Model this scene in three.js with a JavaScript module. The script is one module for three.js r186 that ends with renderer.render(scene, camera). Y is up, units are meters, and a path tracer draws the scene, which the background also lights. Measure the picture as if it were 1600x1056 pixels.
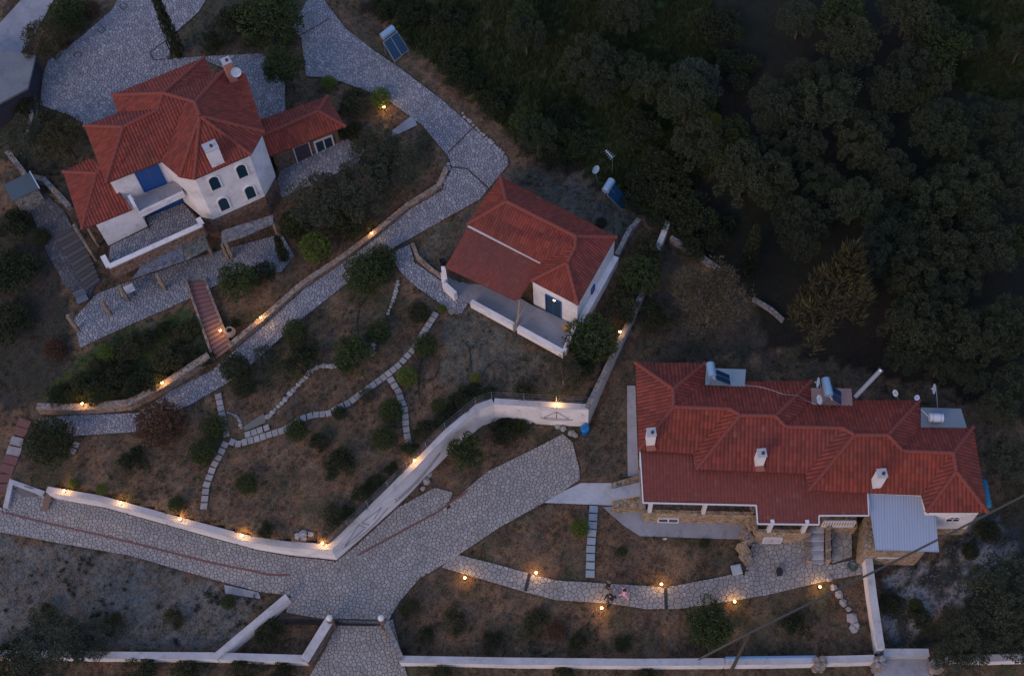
import * as THREE from 'three';
import { mergeGeometries } from 'three/addons/utils/BufferGeometryUtils.js';

// ---------------------------------------------------------------- camera, sky, sun, exposure
const scene = new THREE.Scene();
const EYE = new THREE.Vector3(0, 73.1, 39.95), FOCAL = 1900, PITCH = 61.25 * Math.PI / 180, ROLL = -4.92 * Math.PI / 180;
const fwd = new THREE.Vector3(0, -Math.sin(PITCH), -Math.cos(PITCH));
const flatUp = new THREE.Vector3(0, Math.cos(PITCH), -Math.sin(PITCH));
const camR = new THREE.Vector3(Math.cos(ROLL), 0, 0).addScaledVector(flatUp, Math.sin(ROLL));
const camU = new THREE.Vector3(-Math.sin(ROLL), 0, 0).addScaledVector(flatUp, Math.cos(ROLL));
const camera = new THREE.PerspectiveCamera(2 * Math.atan(528 / FOCAL) * 180 / Math.PI, 1600 / 1056, 0.5, 2000);
camera.position.copy(EYE); camera.up.copy(camU); camera.lookAt(EYE.clone().add(fwd));
scene.add(camera);
const renderer = new THREE.WebGLRenderer({ antialias: true });
renderer.toneMapping = THREE.LinearToneMapping;
renderer.toneMappingExposure = 1.04;
renderer.shadowMap.enabled = true;

const SUN_DIR = new THREE.Vector3(-0.62, 0.42, 0.66).normalize();
{ // dusk sky: blue dome, faint warm afterglow low in the south-west
  const w = 256, h = 128, d = new Float32Array(w * h * 4);
  for (let j = 0; j < h; j++) for (let i = 0; i < w; i++) {
    const th = (j + 0.5) / h * Math.PI - Math.PI / 2, ph = (i + 0.5) / w * 2 * Math.PI - Math.PI;
    const y = Math.sin(th), x = Math.cos(th) * Math.cos(ph), z = Math.cos(th) * Math.sin(ph);
    const g = Math.max(0, (x * SUN_DIR.x + z * SUN_DIR.z) / Math.hypot(SUN_DIR.x, SUN_DIR.z) * 0.5 + 0.5);
    const low = Math.exp(-Math.pow(Math.max(y, 0) / 0.5, 2)), glow = Math.pow(g, 1.7) * low;
    const k = (j * w + i) * 4, up = y > 0 ? 1 : 0.35;
    d[k] = (0.3 + 0.38 * glow) * up; d[k + 1] = (0.415 + 0.27 * glow) * up; d[k + 2] = (0.73 + 0.12 * glow) * up; d[k + 3] = 1;
  }
  const t = new THREE.DataTexture(d, w, h, THREE.RGBAFormat, THREE.FloatType);
  t.mapping = THREE.EquirectangularReflectionMapping; t.magFilter = t.minFilter = THREE.LinearFilter; t.needsUpdate = true;
  scene.background = t; scene.environment = t;
}
const sun = new THREE.DirectionalLight(new THREE.Color(1, 0.68, 0.48), 1.15);
sun.position.copy(SUN_DIR).multiplyScalar(120); sun.castShadow = true; sun.shadow.radius = 50;
sun.shadow.mapSize.set(2048, 2048);
Object.assign(sun.shadow.camera, { left: -60, right: 60, top: 60, bottom: -60, near: 1, far: 300 });
scene.add(sun, sun.target);

// ---------------------------------------------------------------- helpers
const LV = 0.85;                                        // one survey level in metres
function rng(seed) { let s = seed >>> 0; return () => { s = (s + 0x6D2B79F5) | 0; let t = Math.imul(s ^ (s >>> 15), 1 | s); t = (t + Math.imul(t ^ (t >>> 7), 61 | t)) ^ t; return ((t ^ (t >>> 14)) >>> 0) / 4294967296; }; }
const V3 = (x, y, z) => new THREE.Vector3(x, y, z);
const rayDir = (u, v) => fwd.clone().addScaledVector(camR, (u - 800) / FOCAL).addScaledVector(camU, -(v - 528) / FOCAL);
function survey(u, v, e) { const d = rayDir(u, v); return EYE.clone().addScaledVector(d, (e * LV - EYE.y) / d.y); }   // plan position of a surveyed point at level e
const hash2 = (i, j, s = 0) => { let h = Math.imul(i, 374761393) + Math.imul(j, 668265263) + Math.imul(s, 974711); h = Math.imul(h ^ (h >>> 13), 1274126177); return ((h ^ (h >>> 16)) >>> 0) / 4294967296; };
function vnoise(x, y, s = 0) { const i = Math.floor(x), j = Math.floor(y); let a = x - i, b = y - j; a = a * a * (3 - 2 * a); b = b * b * (3 - 2 * b); const h = (p, q) => hash2(i + p, j + q, s); return (h(0, 0) * (1 - a) + h(1, 0) * a) * (1 - b) + (h(0, 1) * (1 - a) + h(1, 1) * a) * b; }
function fbm(x, y, s = 0) { return vnoise(x, y, s) * 0.5 + vnoise(x * 2.1, y * 2.1, s + 1) * 0.28 + vnoise(x * 4.3, y * 4.3, s + 2) * 0.15 + vnoise(x * 9.1, y * 9.1, s + 3) * 0.07; }
function inPoly(x, z, p) { let c = false; for (let i = 0, j = p.length - 1; i < p.length; j = i++) if ((p[i].z > z) !== (p[j].z > z) && x < (p[j].x - p[i].x) * (z - p[i].z) / (p[j].z - p[i].z) + p[i].x) c = !c; return c; }
const area2 = p => { let a = 0; for (let i = 0, j = p.length - 1; i < p.length; j = i++) a += p[j].x * p[i].z - p[i].x * p[j].z; return a / 2; };
function offsetPoly(p, d) {                              // inward for d > 0
  const s = area2(p) > 0 ? 1 : -1, n = p.length, out = [];
  for (let i = 0; i < n; i++) {
    const a = p[(i + n - 1) % n], b = p[i], c = p[(i + 1) % n];
    let e1x = b.x - a.x, e1z = b.z - a.z, e2x = c.x - b.x, e2z = c.z - b.z; const l1 = Math.hypot(e1x, e1z), l2 = Math.hypot(e2x, e2z);
    const n1x = -e1z / l1 * s, n1z = e1x / l1 * s, n2x = -e2z / l2 * s, n2z = e2x / l2 * s; const k = d / Math.max(0.35, 1 + n1x * n2x + n1z * n2z);
    out.push(V3(b.x + (n1x + n2x) * k, b.y, b.z + (n1z + n2z) * k));
  }
  return out;
}
const used = {};
function numbered(n) { used[n] = (used[n] ?? -1) + 1; return used[n] ? `${n}_${String(used[n]).padStart(3, '0')}` : n; }
function tag(o, label, category, group, kind) { o.userData.label = label; if (category) o.userData.category = category; if (group) o.userData.group = group; if (kind) o.userData.kind = kind; return o; }
function mesh(name, g, m, parent) { const o = new THREE.Mesh(g, m); o.name = parent === scene ? numbered(name) : name; o.castShadow = o.receiveShadow = true; parent.add(o); return o; }
function thing(name, label, category, pos, group) { const o = new THREE.Group(); o.name = numbered(name); if (pos) o.position.copy(pos); scene.add(o); return tag(o, label, category, group); }
function structure(name, label, parentMesh) { const o = parentMesh || new THREE.Group(); o.name = numbered(name); scene.add(o); o.userData.kind = 'structure'; o.userData.label = label; return o; }
function rel(g, o) { o.updateMatrixWorld(); g.translate(-o.position.x, -o.position.y, -o.position.z); return g; }       // world-built geometry under a group that only moves
const M = (r, g, b, rough = 0.9, extra = {}) => new THREE.MeshStandardMaterial({ color: new THREE.Color().setRGB(r, g, b), roughness: rough, ...extra });
function geo(pos, idx, col, uv) { const g = new THREE.BufferGeometry(); g.setAttribute('position', new THREE.Float32BufferAttribute(pos, 3)); if (col) g.setAttribute('color', new THREE.Float32BufferAttribute(col, 3)); if (uv) g.setAttribute('uv', new THREE.Float32BufferAttribute(uv, 2)); if (idx) g.setIndex(idx); g.computeVertexNormals(); return g; }
function merge(list) { return mergeGeometries(list.map(g => { const k = g.index ? g.toNonIndexed() : g; for (const n of Object.keys(k.attributes)) if (n !== 'position' && n !== 'normal' && n !== 'uv') k.deleteAttribute(n); if (!k.attributes.uv) k.setAttribute('uv', new THREE.Float32BufferAttribute(new Float32Array(k.attributes.position.count * 2), 2)); return k; })); }
function box(w, h, d, x = 0, y = 0, z = 0, ry = 0) { const g = new THREE.BoxGeometry(w, h, d); if (ry) g.rotateY(ry); g.translate(x, y, z); return g; }
function beam(a, b, w, h = w) { const d = b.clone().sub(a), l = d.length(), g = new THREE.BoxGeometry(w, h, l); const q = new THREE.Matrix4().lookAt(b, a, Math.abs(d.y) > 0.95 * l ? V3(0, 0, 1) : V3(0, 1, 0)); g.applyMatrix4(q); g.translate((a.x + b.x) / 2, (a.y + b.y) / 2, (a.z + b.z) / 2); return g; }
function rod(a, b, r0, r1 = r0, seg = 8) { const d = b.clone().sub(a), l = d.length(), g = new THREE.CylinderGeometry(r1, r0, l, seg); g.applyQuaternion(new THREE.Quaternion().setFromUnitVectors(V3(0, 1, 0), d.normalize())); g.translate((a.x + b.x) / 2, (a.y + b.y) / 2, (a.z + b.z) / 2); return g; }
function worldUV(g, k = 1) { // box-projected uv in metres
  const q = g.index ? g.toNonIndexed() : g; q.computeVertexNormals(); const p = q.attributes.position, n = q.attributes.normal, uv = new Float32Array(p.count * 2);
  for (let i = 0; i < p.count; i++) { const ax = Math.abs(n.getX(i)), ay = Math.abs(n.getY(i)), az = Math.abs(n.getZ(i)); let a, b; if (ay > ax && ay > az) { a = p.getX(i); b = p.getZ(i); } else if (ax > az) { a = p.getZ(i); b = p.getY(i); } else { a = p.getX(i); b = p.getY(i); } uv[i * 2] = a * k; uv[i * 2 + 1] = b * k; }
  q.setAttribute('uv', new THREE.BufferAttribute(uv, 2)); return q;
}
function prism(p, y0, y1) { // closed vertical prism over a plan polygon
  const P = area2(p) > 0 ? p : p.slice().reverse(), n = P.length, pos = [], idx = [];
  const tri = THREE.ShapeUtils.triangulateShape(P.map(q => new THREE.Vector2(q.x, q.z)), []);
  for (const t of tri) { const b = pos.length / 3; for (const k of t) pos.push(P[k].x, y1, P[k].z); idx.push(b, b + 2, b + 1); }
  for (let i = 0; i < n; i++) { const a = P[i], c = P[(i + 1) % n], b = pos.length / 3; pos.push(a.x, y0, a.z, c.x, y0, c.z, c.x, y1, c.z, a.x, y1, a.z); idx.push(b, b + 2, b + 1, b, b + 3, b + 2); }
  return worldUV(geo(pos, idx));
}
// ---- grain textures: matter only (mottling, grain), tileable
function grainTex(n, seed, fn, rep) {
  const d = new Uint8Array(n * n * 4);
  const per = (x, y, f, s) => { const i = Math.floor(x * f), j = Math.floor(y * f); let a = x * f - i, b = y * f - j; a = a * a * (3 - 2 * a); b = b * b * (3 - 2 * b); const h = (p, q) => hash2((i + p) % f, (j + q) % f, s); return (h(0, 0) * (1 - a) + h(1, 0) * a) * (1 - b) + (h(0, 1) * (1 - a) + h(1, 1) * a) * b; };
  for (let j = 0; j < n; j++) for (let i = 0; i < n; i++) { const c = fn(i / n, j / n, (f, s) => per(i / n, j / n, f, s + seed)), k = (j * n + i) * 4; d[k] = c[0] * 255; d[k + 1] = c[1] * 255; d[k + 2] = c[2] * 255; d[k + 3] = 255; }
  const t = new THREE.DataTexture(d, n, n); t.wrapS = t.wrapT = THREE.RepeatWrapping; t.magFilter = THREE.LinearFilter; t.minFilter = THREE.LinearMipmapLinearFilter; t.generateMipmaps = true; t.repeat.set(rep, rep); t.needsUpdate = true; return t;
}
const clamp01 = v => Math.max(0, Math.min(1, v));
const soilTex = grainTex(1024, 11, (x, y, p) => { const v = 0.43 + 0.16 * (p(9, 1) - 0.5) + 0.24 * (p(34, 2) - 0.5) + 0.32 * (p(110, 3) - 0.5) + 0.34 * (p(300, 4) - 0.5); const w = (p(23, 7) - 0.5) * 0.1; return [clamp01(v + w), clamp01(v), clamp01(v - w)]; }, 1 / 9);
const plasterTex = grainTex(512, 31, (x, y, p) => { const v = 0.86 + 0.2 * (p(5, 1) - 0.5) + 0.12 * (p(24, 2) - 0.5) + 0.1 * (p(140, 3) - 0.5) - 0.34 * Math.pow(p(9, 5), 4) * p(30, 6); return [clamp01(v), clamp01(v), clamp01(v)]; }, 0.25);
const rubbleTex = grainTex(512, 51, (x, y, p) => { const v = 0.55 + 0.35 * (p(26, 1) - 0.5) + 0.5 * (p(60, 2) - 0.5) + 0.2 * (p(160, 3) - 0.5), w = (p(30, 6) - 0.5) * 0.25; return [clamp01(v + w), clamp01(v), clamp01(v - w)]; }, 0.22);
for (const t of [soilTex, plasterTex, rubbleTex]) t.colorSpace = THREE.NoColorSpace;

const MAT = {
  white: M(0.82, 0.775, 0.76, 0.9, { map: plasterTex, bumpMap: plasterTex, bumpScale: 0.012 }),
  coping: M(0.48, 0.46, 0.46, 0.85, { map: plasterTex }),
  stone: M(0.52, 0.38, 0.25, 0.95, { map: rubbleTex, bumpMap: rubbleTex, bumpScale: 0.05 }),
  brownStone: M(0.3, 0.19, 0.14, 0.95, { map: rubbleTex, bumpMap: rubbleTex, bumpScale: 0.05 }),
  greyStone: M(0.36, 0.33, 0.31, 0.95, { map: rubbleTex, bumpMap: rubbleTex, bumpScale: 0.05 }),
  sandWall: M(0.42, 0.32, 0.25, 0.95, { map: rubbleTex, bumpMap: rubbleTex, bumpScale: 0.03 }),
  concrete: M(0.3, 0.3, 0.33, 0.9, { map: plasterTex }),
  paleConcrete: M(0.44, 0.45, 0.48, 0.9, { map: plasterTex }),
  tile: [0, 1, 2].map(k => M(0.212 - k * 0.008, 0.035, 0.0175 + k * 0.002, 0.8, { vertexColors: true })),
  ridge: M(0.215, 0.05, 0.032, 0.85),
  flatTile: M(0.195, 0.044, 0.029, 0.85, { vertexColors: true }),
  blue: M(0.012, 0.07, 0.24, 0.5),
  glass: M(0.012, 0.04, 0.06, 0.1),
  gutter: M(0.66, 0.62, 0.62, 0.5),
  darkMetal: M(0.03, 0.03, 0.035, 0.5, { metalness: 0.5 }),
  greyMetal: M(0.42, 0.46, 0.5, 0.35, { metalness: 0.7 }),
  tank: M(0.24, 0.36, 0.47, 0.35, { metalness: 0.25 }),
  panel: M(0.004, 0.035, 0.085, 0.3),
  dish: M(0.4, 0.49, 0.57, 0.5),
  sheet: M(0.36, 0.41, 0.5, 0.5, { metalness: 0.25, map: plasterTex }),
  bark: M(0.07, 0.055, 0.04, 1), paleBark: M(0.26, 0.21, 0.17, 1),
  wood: M(0.2, 0.17, 0.14, 0.95), rock: M(0.27, 0.25, 0.235, 0.95), redPave: M(0.15, 0.068, 0.058, 0.9),
  iron: M(0.05, 0.03, 0.03, 0.8), plastic: M(0.012, 0.012, 0.014, 0.6), bluePlastic: M(0.0, 0.13, 0.36, 0.45)
};

// ---------------------------------------------------------------- terrain: surveyed spot levels, two fields either side of the retaining wall
const lowPts = [[500,965,0],[600,965,0],[550,1050,-1],[460,890,.3],[300,880,.5],[0,830,1],[0,790,1.1],[200,850,.8],[400,905,.3],[600,850,.7],[700,800,1.1],[800,740,1.5],[890,720,1.7],[900,770,1.7],[950,770,1.8],[100,900,.3],[300,960,0],[0,950,0],[330,1030,-.4],[0,1050,-.8],[440,930,.2],[700,880,.7],[830,905,.75],[950,930,.8],[1040,930,.8],[1150,920,.9],[1280,895,1],[1340,880,1],[850,830,1.3],[1050,850,1.3],[1140,830,1.3],[1000,820,1.5],[1100,820,1.4],[700,960,.4],[900,980,.3],[1100,980,.3],[1300,980,.3],[650,1020,.1],[1000,1015,.1],[1340,1010,.1],[800,1060,-.7],[1200,1060,-.6],[1500,1050,-.4],[1400,900,.9],[1500,850,1.2],[1590,800,2],[1450,950,.6],[1590,950,.8],[1000,560,4.3],[1200,570,4.6],[1400,590,4.8],[1550,640,4.5],[1580,720,3.2],[960,600,3.6],[985,620,3.7],[950,700,2.3],[985,740,2.5],[930,680,1.8],[1050,430,5.2],[1150,500,5],[1200,400,5.6],[1400,450,6],[1590,450,6],[1590,250,8],[1400,250,8],[1200,200,8.5],[1590,0,11],[1300,0,11],[720,740,1.6],[850,680,1.8],[760,690,1.9],[640,780,1.1],[530,880,.5],[90,780,1.1],[215,806,1],[400,862,.6],[800,665,1.9],[1250,700,3],[1400,740,3]];
const upPts = [[100,755,2.2],[200,785,2.6],[300,805,2.7],[400,830,2.8],[510,845,3],[600,765,4],[700,678,4.5],[770,622,4.6],[870,622,4.8],[915,622,4.8],[960,545,5],[1000,455,5.3],[150,720,2.5],[250,720,3.1],[400,720,3.5],[350,650,3.9],[500,650,4.1],[600,600,4.7],[700,600,4.9],[500,560,4.7],[560,480,5.3],[780,540,5.2],[880,580,5],[60,660,2.6],[150,655,2.9],[250,625,3.4],[340,570,4],[420,510,4.6],[520,440,5.3],[600,380,5.9],[700,310,6.6],[760,280,7],[780,240,7.2],[700,180,7.9],[600,110,8.4],[520,50,8.8],[480,0,9.1],[640,400,5.9],[680,455,5.6],[710,480,5.6],[750,490,5.5],[850,290,6.8],[950,330,6.3],[990,360,5.9],[100,150,8.8],[200,60,9.2],[300,90,9],[440,180,8.2],[470,270,6.8],[200,500,5.2],[300,440,5.2],[420,400,5.2],[130,540,5.1],[110,400,6.2],[60,320,7.4],[30,280,8],[200,560,3.9],[100,610,3.2],[300,520,4.4],[0,640,2.3],[0,720,1.5],[0,775,1.3],[0,560,3.4],[0,400,5.5],[0,200,8.5],[0,0,9.3],[560,300,6.3],[640,240,7],[600,330,6.1],[550,190,7.6],[380,470,4.9],[900,520,5.2],[345,392,5.2],[420,352,5.3],[300,412,5.2],[225,440,5.2],[160,470,5.2],[432,318,5.6],[240,400,5.2],[170,440,5.4]];
const seam = [[1040,375,5.5],[1075,320,6.4],[1100,270,7],[1150,180,8],[1220,60,9.6],[1300,-80,11.5],[1000,250,7.3],[1100,100,9],[850,150,8],[700,50,9],[900,0,10.5],[1050,-60,11]];
function tps(list) {
  const p = list.map(q => survey(...q)), n = p.length, N = n + 3, A = [], phi = r2 => r2 < 1e-9 ? 0 : r2 * Math.log(r2) * 0.5;
  for (let i = 0; i < N; i++) { const row = new Float64Array(N + 1); if (i < n) { for (let j = 0; j < n; j++) row[j] = phi((p[i].x - p[j].x) ** 2 + (p[i].z - p[j].z) ** 2); row[i] += 6; row[n] = 1; row[n + 1] = p[i].x; row[n + 2] = p[i].z; row[N] = p[i].y; } else for (let j = 0; j < n; j++) row[j] = [1, p[j].x, p[j].z][i - n]; A.push(row); }
  for (let c = 0; c < N; c++) { let m = c; for (let r = c + 1; r < N; r++) if (Math.abs(A[r][c]) > Math.abs(A[m][c])) m = r; [A[c], A[m]] = [A[m], A[c]]; for (let r = c + 1; r < N; r++) { const f = A[r][c] / A[c][c]; if (f) for (let k = c; k <= N; k++) A[r][k] -= f * A[c][k]; } }
  const w = new Float64Array(N); for (let r = N - 1; r >= 0; r--) { let s = A[r][N]; for (let k = r + 1; k < N; k++) s -= A[r][k] * w[k]; w[r] = s / A[r][r]; }
  return (x, z) => { x = Math.max(-62, Math.min(62, x)); z = Math.max(-52, Math.min(38, z)); let s = w[n] + w[n + 1] * x + w[n + 2] * z; for (let j = 0; j < n; j++) s += w[j] * phi((x - p[j].x) ** 2 + (z - p[j].z) ** 2); return s; };
}
const lowH = tps(lowPts.concat(seam)), upH = tps(upPts.concat(seam));
function hit(u, v, H) { const d = rayDir(u, v); let t0 = (16 - EYE.y) / d.y, t1 = (-4 - EYE.y) / d.y, prev = t0; const f = t => { const q = EYE.clone().addScaledVector(d, t); return q.y - H(q.x, q.z); }; for (let t = t0; t < t1; t += 0.35) { if (f(t) <= 0) { let a = prev, b = t; for (let k = 0; k < 18; k++) { const m = (a + b) / 2; f(m) <= 0 ? b = m : a = m; } return EYE.clone().addScaledVector(d, b); } prev = t; } return EYE.clone().addScaledVector(d, t1); }
const lowG = (u, v) => hit(u, v, lowH);
// foot of the long white retaining wall (lower side) and its heights in metres
const chainPx = [[82,779,1.15],[162,793,1.2],[280,826,1.3],[400,859,1.45],[455,868,1.6],[526,875,1.9],[620,791,2.5],[707,703,2.6],[752,666,2.6],[775,657,2.5],[919,666,2.5],[945,604,1.6],[972,543,1.1],[993,499,0.95],[1012,452,0.85],[1033,405,0.8],[1046,370,0.75]];
const chain = chainPx.map(([u, v]) => lowG(u, v));
const upPoly = (() => { const left = [lowG(20, 762), lowG(6, 800), survey(-420, 800, 1)], inner = chain.map((p, i) => { const a = chain[Math.max(0, i - 1)], b = chain[Math.min(chain.length - 1, i + 1)], dx = b.x - a.x, dz = b.z - a.z, l = Math.hypot(dx, dz); return V3(p.x + dz / l * 0.32, 0, p.z - dx / l * 0.32); });
  const right = [[1075,320,6.4],[1100,270,7],[1150,180,8],[1220,60,9.6],[1300,-80,11.5],[1500,-500,12]].map(q => survey(...q));
  return [V3(-900, 0, -900), survey(-420, 800, 1), left[1], left[0], ...inner, ...right, V3(right[5].x, 0, -900)]; })();
const H = (x, z) => inPoly(x, z, upPoly) ? upH(x, z) : lowH(x, z);
const G = (u, v) => hit(u, v, H);
const polyG = l => l.map(([u, v]) => G(u, v));
const Hgt = H;
// ---------------------------------------------------------------- ground
const zones = { // plan outlines of what covers the ground
  gravel: polyG([[-60,835],[90,850],[200,880],[330,905],[360,925],[425,938],[335,1012],[180,1014],[-60,1010]]),
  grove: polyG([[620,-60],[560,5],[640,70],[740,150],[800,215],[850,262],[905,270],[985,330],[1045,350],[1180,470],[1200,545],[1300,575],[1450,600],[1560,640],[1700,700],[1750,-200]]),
  scrubRight: polyG([[1565,850],[1480,965],[1420,1005],[1600,1020],[1750,900],[1700,720],[1560,690]]),
  lawn: polyG([[650,380],[735,320],[745,345],[695,420],[700,440],[640,400]]),
  yard: polyG([[690,500],[735,480],[880,560],[900,600],[760,620],[690,590]]),
  bank: polyG([[125,550],[300,475],[320,530],[330,560],[215,625],[60,630],[80,600]]),
  west: polyG([[-200,300],[60,340],[110,480],[120,560],[55,630],[-200,640]]),
  slopeNW: polyG([[-100,165],[40,150],[62,165],[110,180],[131,200],[135,250],[90,260],[0,250]]),
  parterre: polyG([[270,80],[285,35],[330,0],[480,-40],[470,60],[400,85]]),
  rocks: polyG([[1375,905],[1470,870],[1520,800],[1560,800],[1600,850],[1520,920],[1470,960],[1420,1000],[1372,1005]]),
  rear: polyG([[800,255],[900,275],[985,335],[1000,365],[965,375],[790,275]]),
  scrubland: polyG([[985,430],[1045,388],[1180,470],[1205,560],[1000,566],[980,560],[1000,500]]),
  meadow: polyG([[560,-20],[1110,-30],[1130,250],[1050,330],[985,320],[905,262],[800,210],[640,70]]),
  glade: polyG([[1440,-50],[1680,-50],[1680,200],[1540,150],[1480,130]]),
  gap: polyG([[925,665],[985,570],[995,560],[995,760],[905,750],[900,690]])
};
function groundColor(x, z) {
  const jx = x + (fbm(x * 0.9, z * 0.9, 3) - 0.5) * 1.8, jz = z + (fbm(x * 0.9, z * 0.9, 9) - 0.5) * 1.8, n = fbm(x * 0.35, z * 0.35, 21), m = fbm(x * 1.3, z * 1.3, 41), inz = k => inPoly(jx, jz, zones[k]);
  const mix = (a, b, t) => a.map((q, i) => q + (b[i] - q) * clamp01(t));
  let c = mix([0.108, 0.066, 0.04], [0.068, 0.05, 0.032], (n - 0.4) * 4); c = mix(c, [0.155, 0.095, 0.054], (m - 0.5) * 4);
  c = mix(c, [0.045, 0.042, 0.02], (fbm(x * 0.4, z * 0.4, 77) - 0.57) * 5);
  if (inz('gravel')) { c = mix([0.12, 0.11, 0.096], [0.102, 0.089, 0.072], (n - 0.4) * 3); c = mix(c, [0.09, 0.076, 0.058], (m - 0.57) * 4); }
  else if (inz('grove') && !inz('meadow') && !inz('glade')) c = mix([0.008, 0.0095, 0.004], [0.012, 0.008, 0.005], (n - 0.45) * 4);  // near-black grove floor: shade between the crowns put into the ground colour
  else if (inz('grove')) { c = mix([0.03, 0.046, 0.01], [0.028, 0.026, 0.012], (n - 0.45) * 4); c = mix(c, [0.044, 0.06, 0.014], (m - 0.5) * 4); }
  else if (inz('rocks')) { c = mix([0.03, 0.033, 0.03], [0.2, 0.195, 0.19], (fbm(x * 1.1, z * 1.1, 63) - 0.45) * 7); }
  else if (inz('scrubRight')) c = mix([0.02, 0.025, 0.012], [0.03, 0.022, 0.015], n);
  else if (inz('yard') || inz('lawn')) { c = mix([0.092, 0.08, 0.058], [0.08, 0.062, 0.044], (n - 0.4) * 4); c = mix(c, [0.06, 0.058, 0.036], (m - 0.55) * 4); }
  else if (inz('rear')) c = mix([0.075, 0.068, 0.054], [0.055, 0.048, 0.036], (m - 0.45) * 4);
  else if (inz('scrubland')) c = mix([0.052, 0.04, 0.028], [0.034, 0.03, 0.018], (m - 0.45) * 4);
  else if (inz('gap')) c = mix([0.085, 0.066, 0.046], [0.05, 0.04, 0.027], (m - 0.5) * 5);
  else if (inz('bank')) { c = mix([0.038, 0.052, 0.012], [0.09, 0.066, 0.042], (m - 0.56) * 6); }
  else if (inz('west')) c = mix([0.036, 0.03, 0.024], [0.024, 0.025, 0.014], (n - 0.4) * 4);
  else if (inz('slopeNW') || inz('parterre')) c = mix([0.05, 0.05, 0.028], [0.07, 0.055, 0.035], (m - 0.45) * 4);
  return c;
}
{
  const axis = (a, b, s) => { const o = [-700, -350, -180, -110]; for (let k = a; k <= b; k += s) o.push(k); o.push(110, 180, 350, 700); return o; };
  const xs = axis(-60, 60, 0.32), zs = axis(-52, 38, 0.32), pos = [], col = [], uv = [], idx = [];
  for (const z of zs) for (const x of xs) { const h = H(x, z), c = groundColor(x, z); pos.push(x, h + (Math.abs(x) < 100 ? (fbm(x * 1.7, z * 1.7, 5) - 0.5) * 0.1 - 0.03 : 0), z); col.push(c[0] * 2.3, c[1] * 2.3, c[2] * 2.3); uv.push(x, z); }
  const n = xs.length; for (let j = 0; j < zs.length - 1; j++) for (let i = 0; i < n - 1; i++) { const a = j * n + i; idx.push(a, a + n, a + 1, a + 1, a + n, a + n + 1); }
  const g = new THREE.Mesh(geo(pos, idx, col, uv), new THREE.MeshStandardMaterial({ vertexColors: true, map: soilTex, roughness: 1, bumpMap: soilTex, bumpScale: 0.06 }));
  g.receiveShadow = true; structure('ground', 'dry brown and green hillside ground around the houses', g);
}

// ---------------------------------------------------------------- paving
function clipHalf(p, ax, az, nx, nz) { const o = []; for (let i = 0; i < p.length; i++) { const a = p[i], b = p[(i + 1) % p.length], da = (a[0] - ax) * nx + (a[1] - az) * nz, db = (b[0] - ax) * nx + (b[1] - az) * nz; if (da >= 0) o.push(a); if ((da >= 0) !== (db >= 0)) { const t = da / (da - db); o.push([a[0] + (b[0] - a[0]) * t, a[1] + (b[1] - a[1]) * t]); } } return o; }
function clipToArea(cell, poly) {
  let ins = 0; for (const c of cell) if (inPoly(c[0], c[1], poly)) ins++;
  const s = area2(poly) > 0 ? 1 : -1; let minx = 1e9, maxx = -1e9, minz = 1e9, maxz = -1e9, out = cell; for (const c of cell) { minx = Math.min(minx, c[0]); maxx = Math.max(maxx, c[0]); minz = Math.min(minz, c[1]); maxz = Math.max(maxz, c[1]); }
  let cut = false;
  for (let i = 0; i < poly.length; i++) {
    const a = poly[i], b = poly[(i + 1) % poly.length]; if (Math.max(a.x, b.x) < minx || Math.min(a.x, b.x) > maxx || Math.max(a.z, b.z) < minz || Math.min(a.z, b.z) > maxz) continue;
    const nx = -(b.z - a.z) * s, nz = (b.x - a.x) * s; let sides = 0; for (const c of cell) sides |= (c[0] - a.x) * nx + (c[1] - a.z) * nz >= 0 ? 1 : 2; if (sides !== 3) continue;
    let seg = [[a.x, a.z], [b.x, b.z]], inside = false; // does the edge really run through the cell box
    for (let k = 0; k <= 12; k++) { const x = seg[0][0] + (seg[1][0] - seg[0][0]) * k / 12, z = seg[0][1] + (seg[1][1] - seg[0][1]) * k / 12; if (x >= minx && x <= maxx && z >= minz && z <= maxz) inside = true; }
    if (!inside) { const L = Math.hypot(b.x - a.x, b.z - a.z), cx = (minx + maxx) / 2, cz = (minz + maxz) / 2, t = ((cx - a.x) * (b.x - a.x) + (cz - a.z) * (b.z - a.z)) / L / L; if (t < 0 || t > 1) continue; }
    cut = true; out = clipHalf(out, a.x, a.z, nx, nz); if (out.length < 3) return null;
  }
  if (!cut && !ins) return null;
  return out;
}
const PAVE = { dim: [[0.075, 0.075, 0.086], [0.092, 0.09, 0.1], [0.06, 0.06, 0.07]], warm: [[0.275, 0.258, 0.248], [0.29, 0.272, 0.262], [0.262, 0.246, 0.238], [0.278, 0.252, 0.232], [0.305, 0.288, 0.276]], cool: [[0.225, 0.228, 0.255], [0.262, 0.263, 0.287], [0.19, 0.193, 0.22], [0.295, 0.293, 0.31]] };  // cool: bluish cast of the weaker warm light mixed into the stone colour
const paveMats = {}; for (const k in PAVE) paveMats[k] = PAVE[k].map(c => M(...c, 0.85, { map: plasterTex }));
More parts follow.
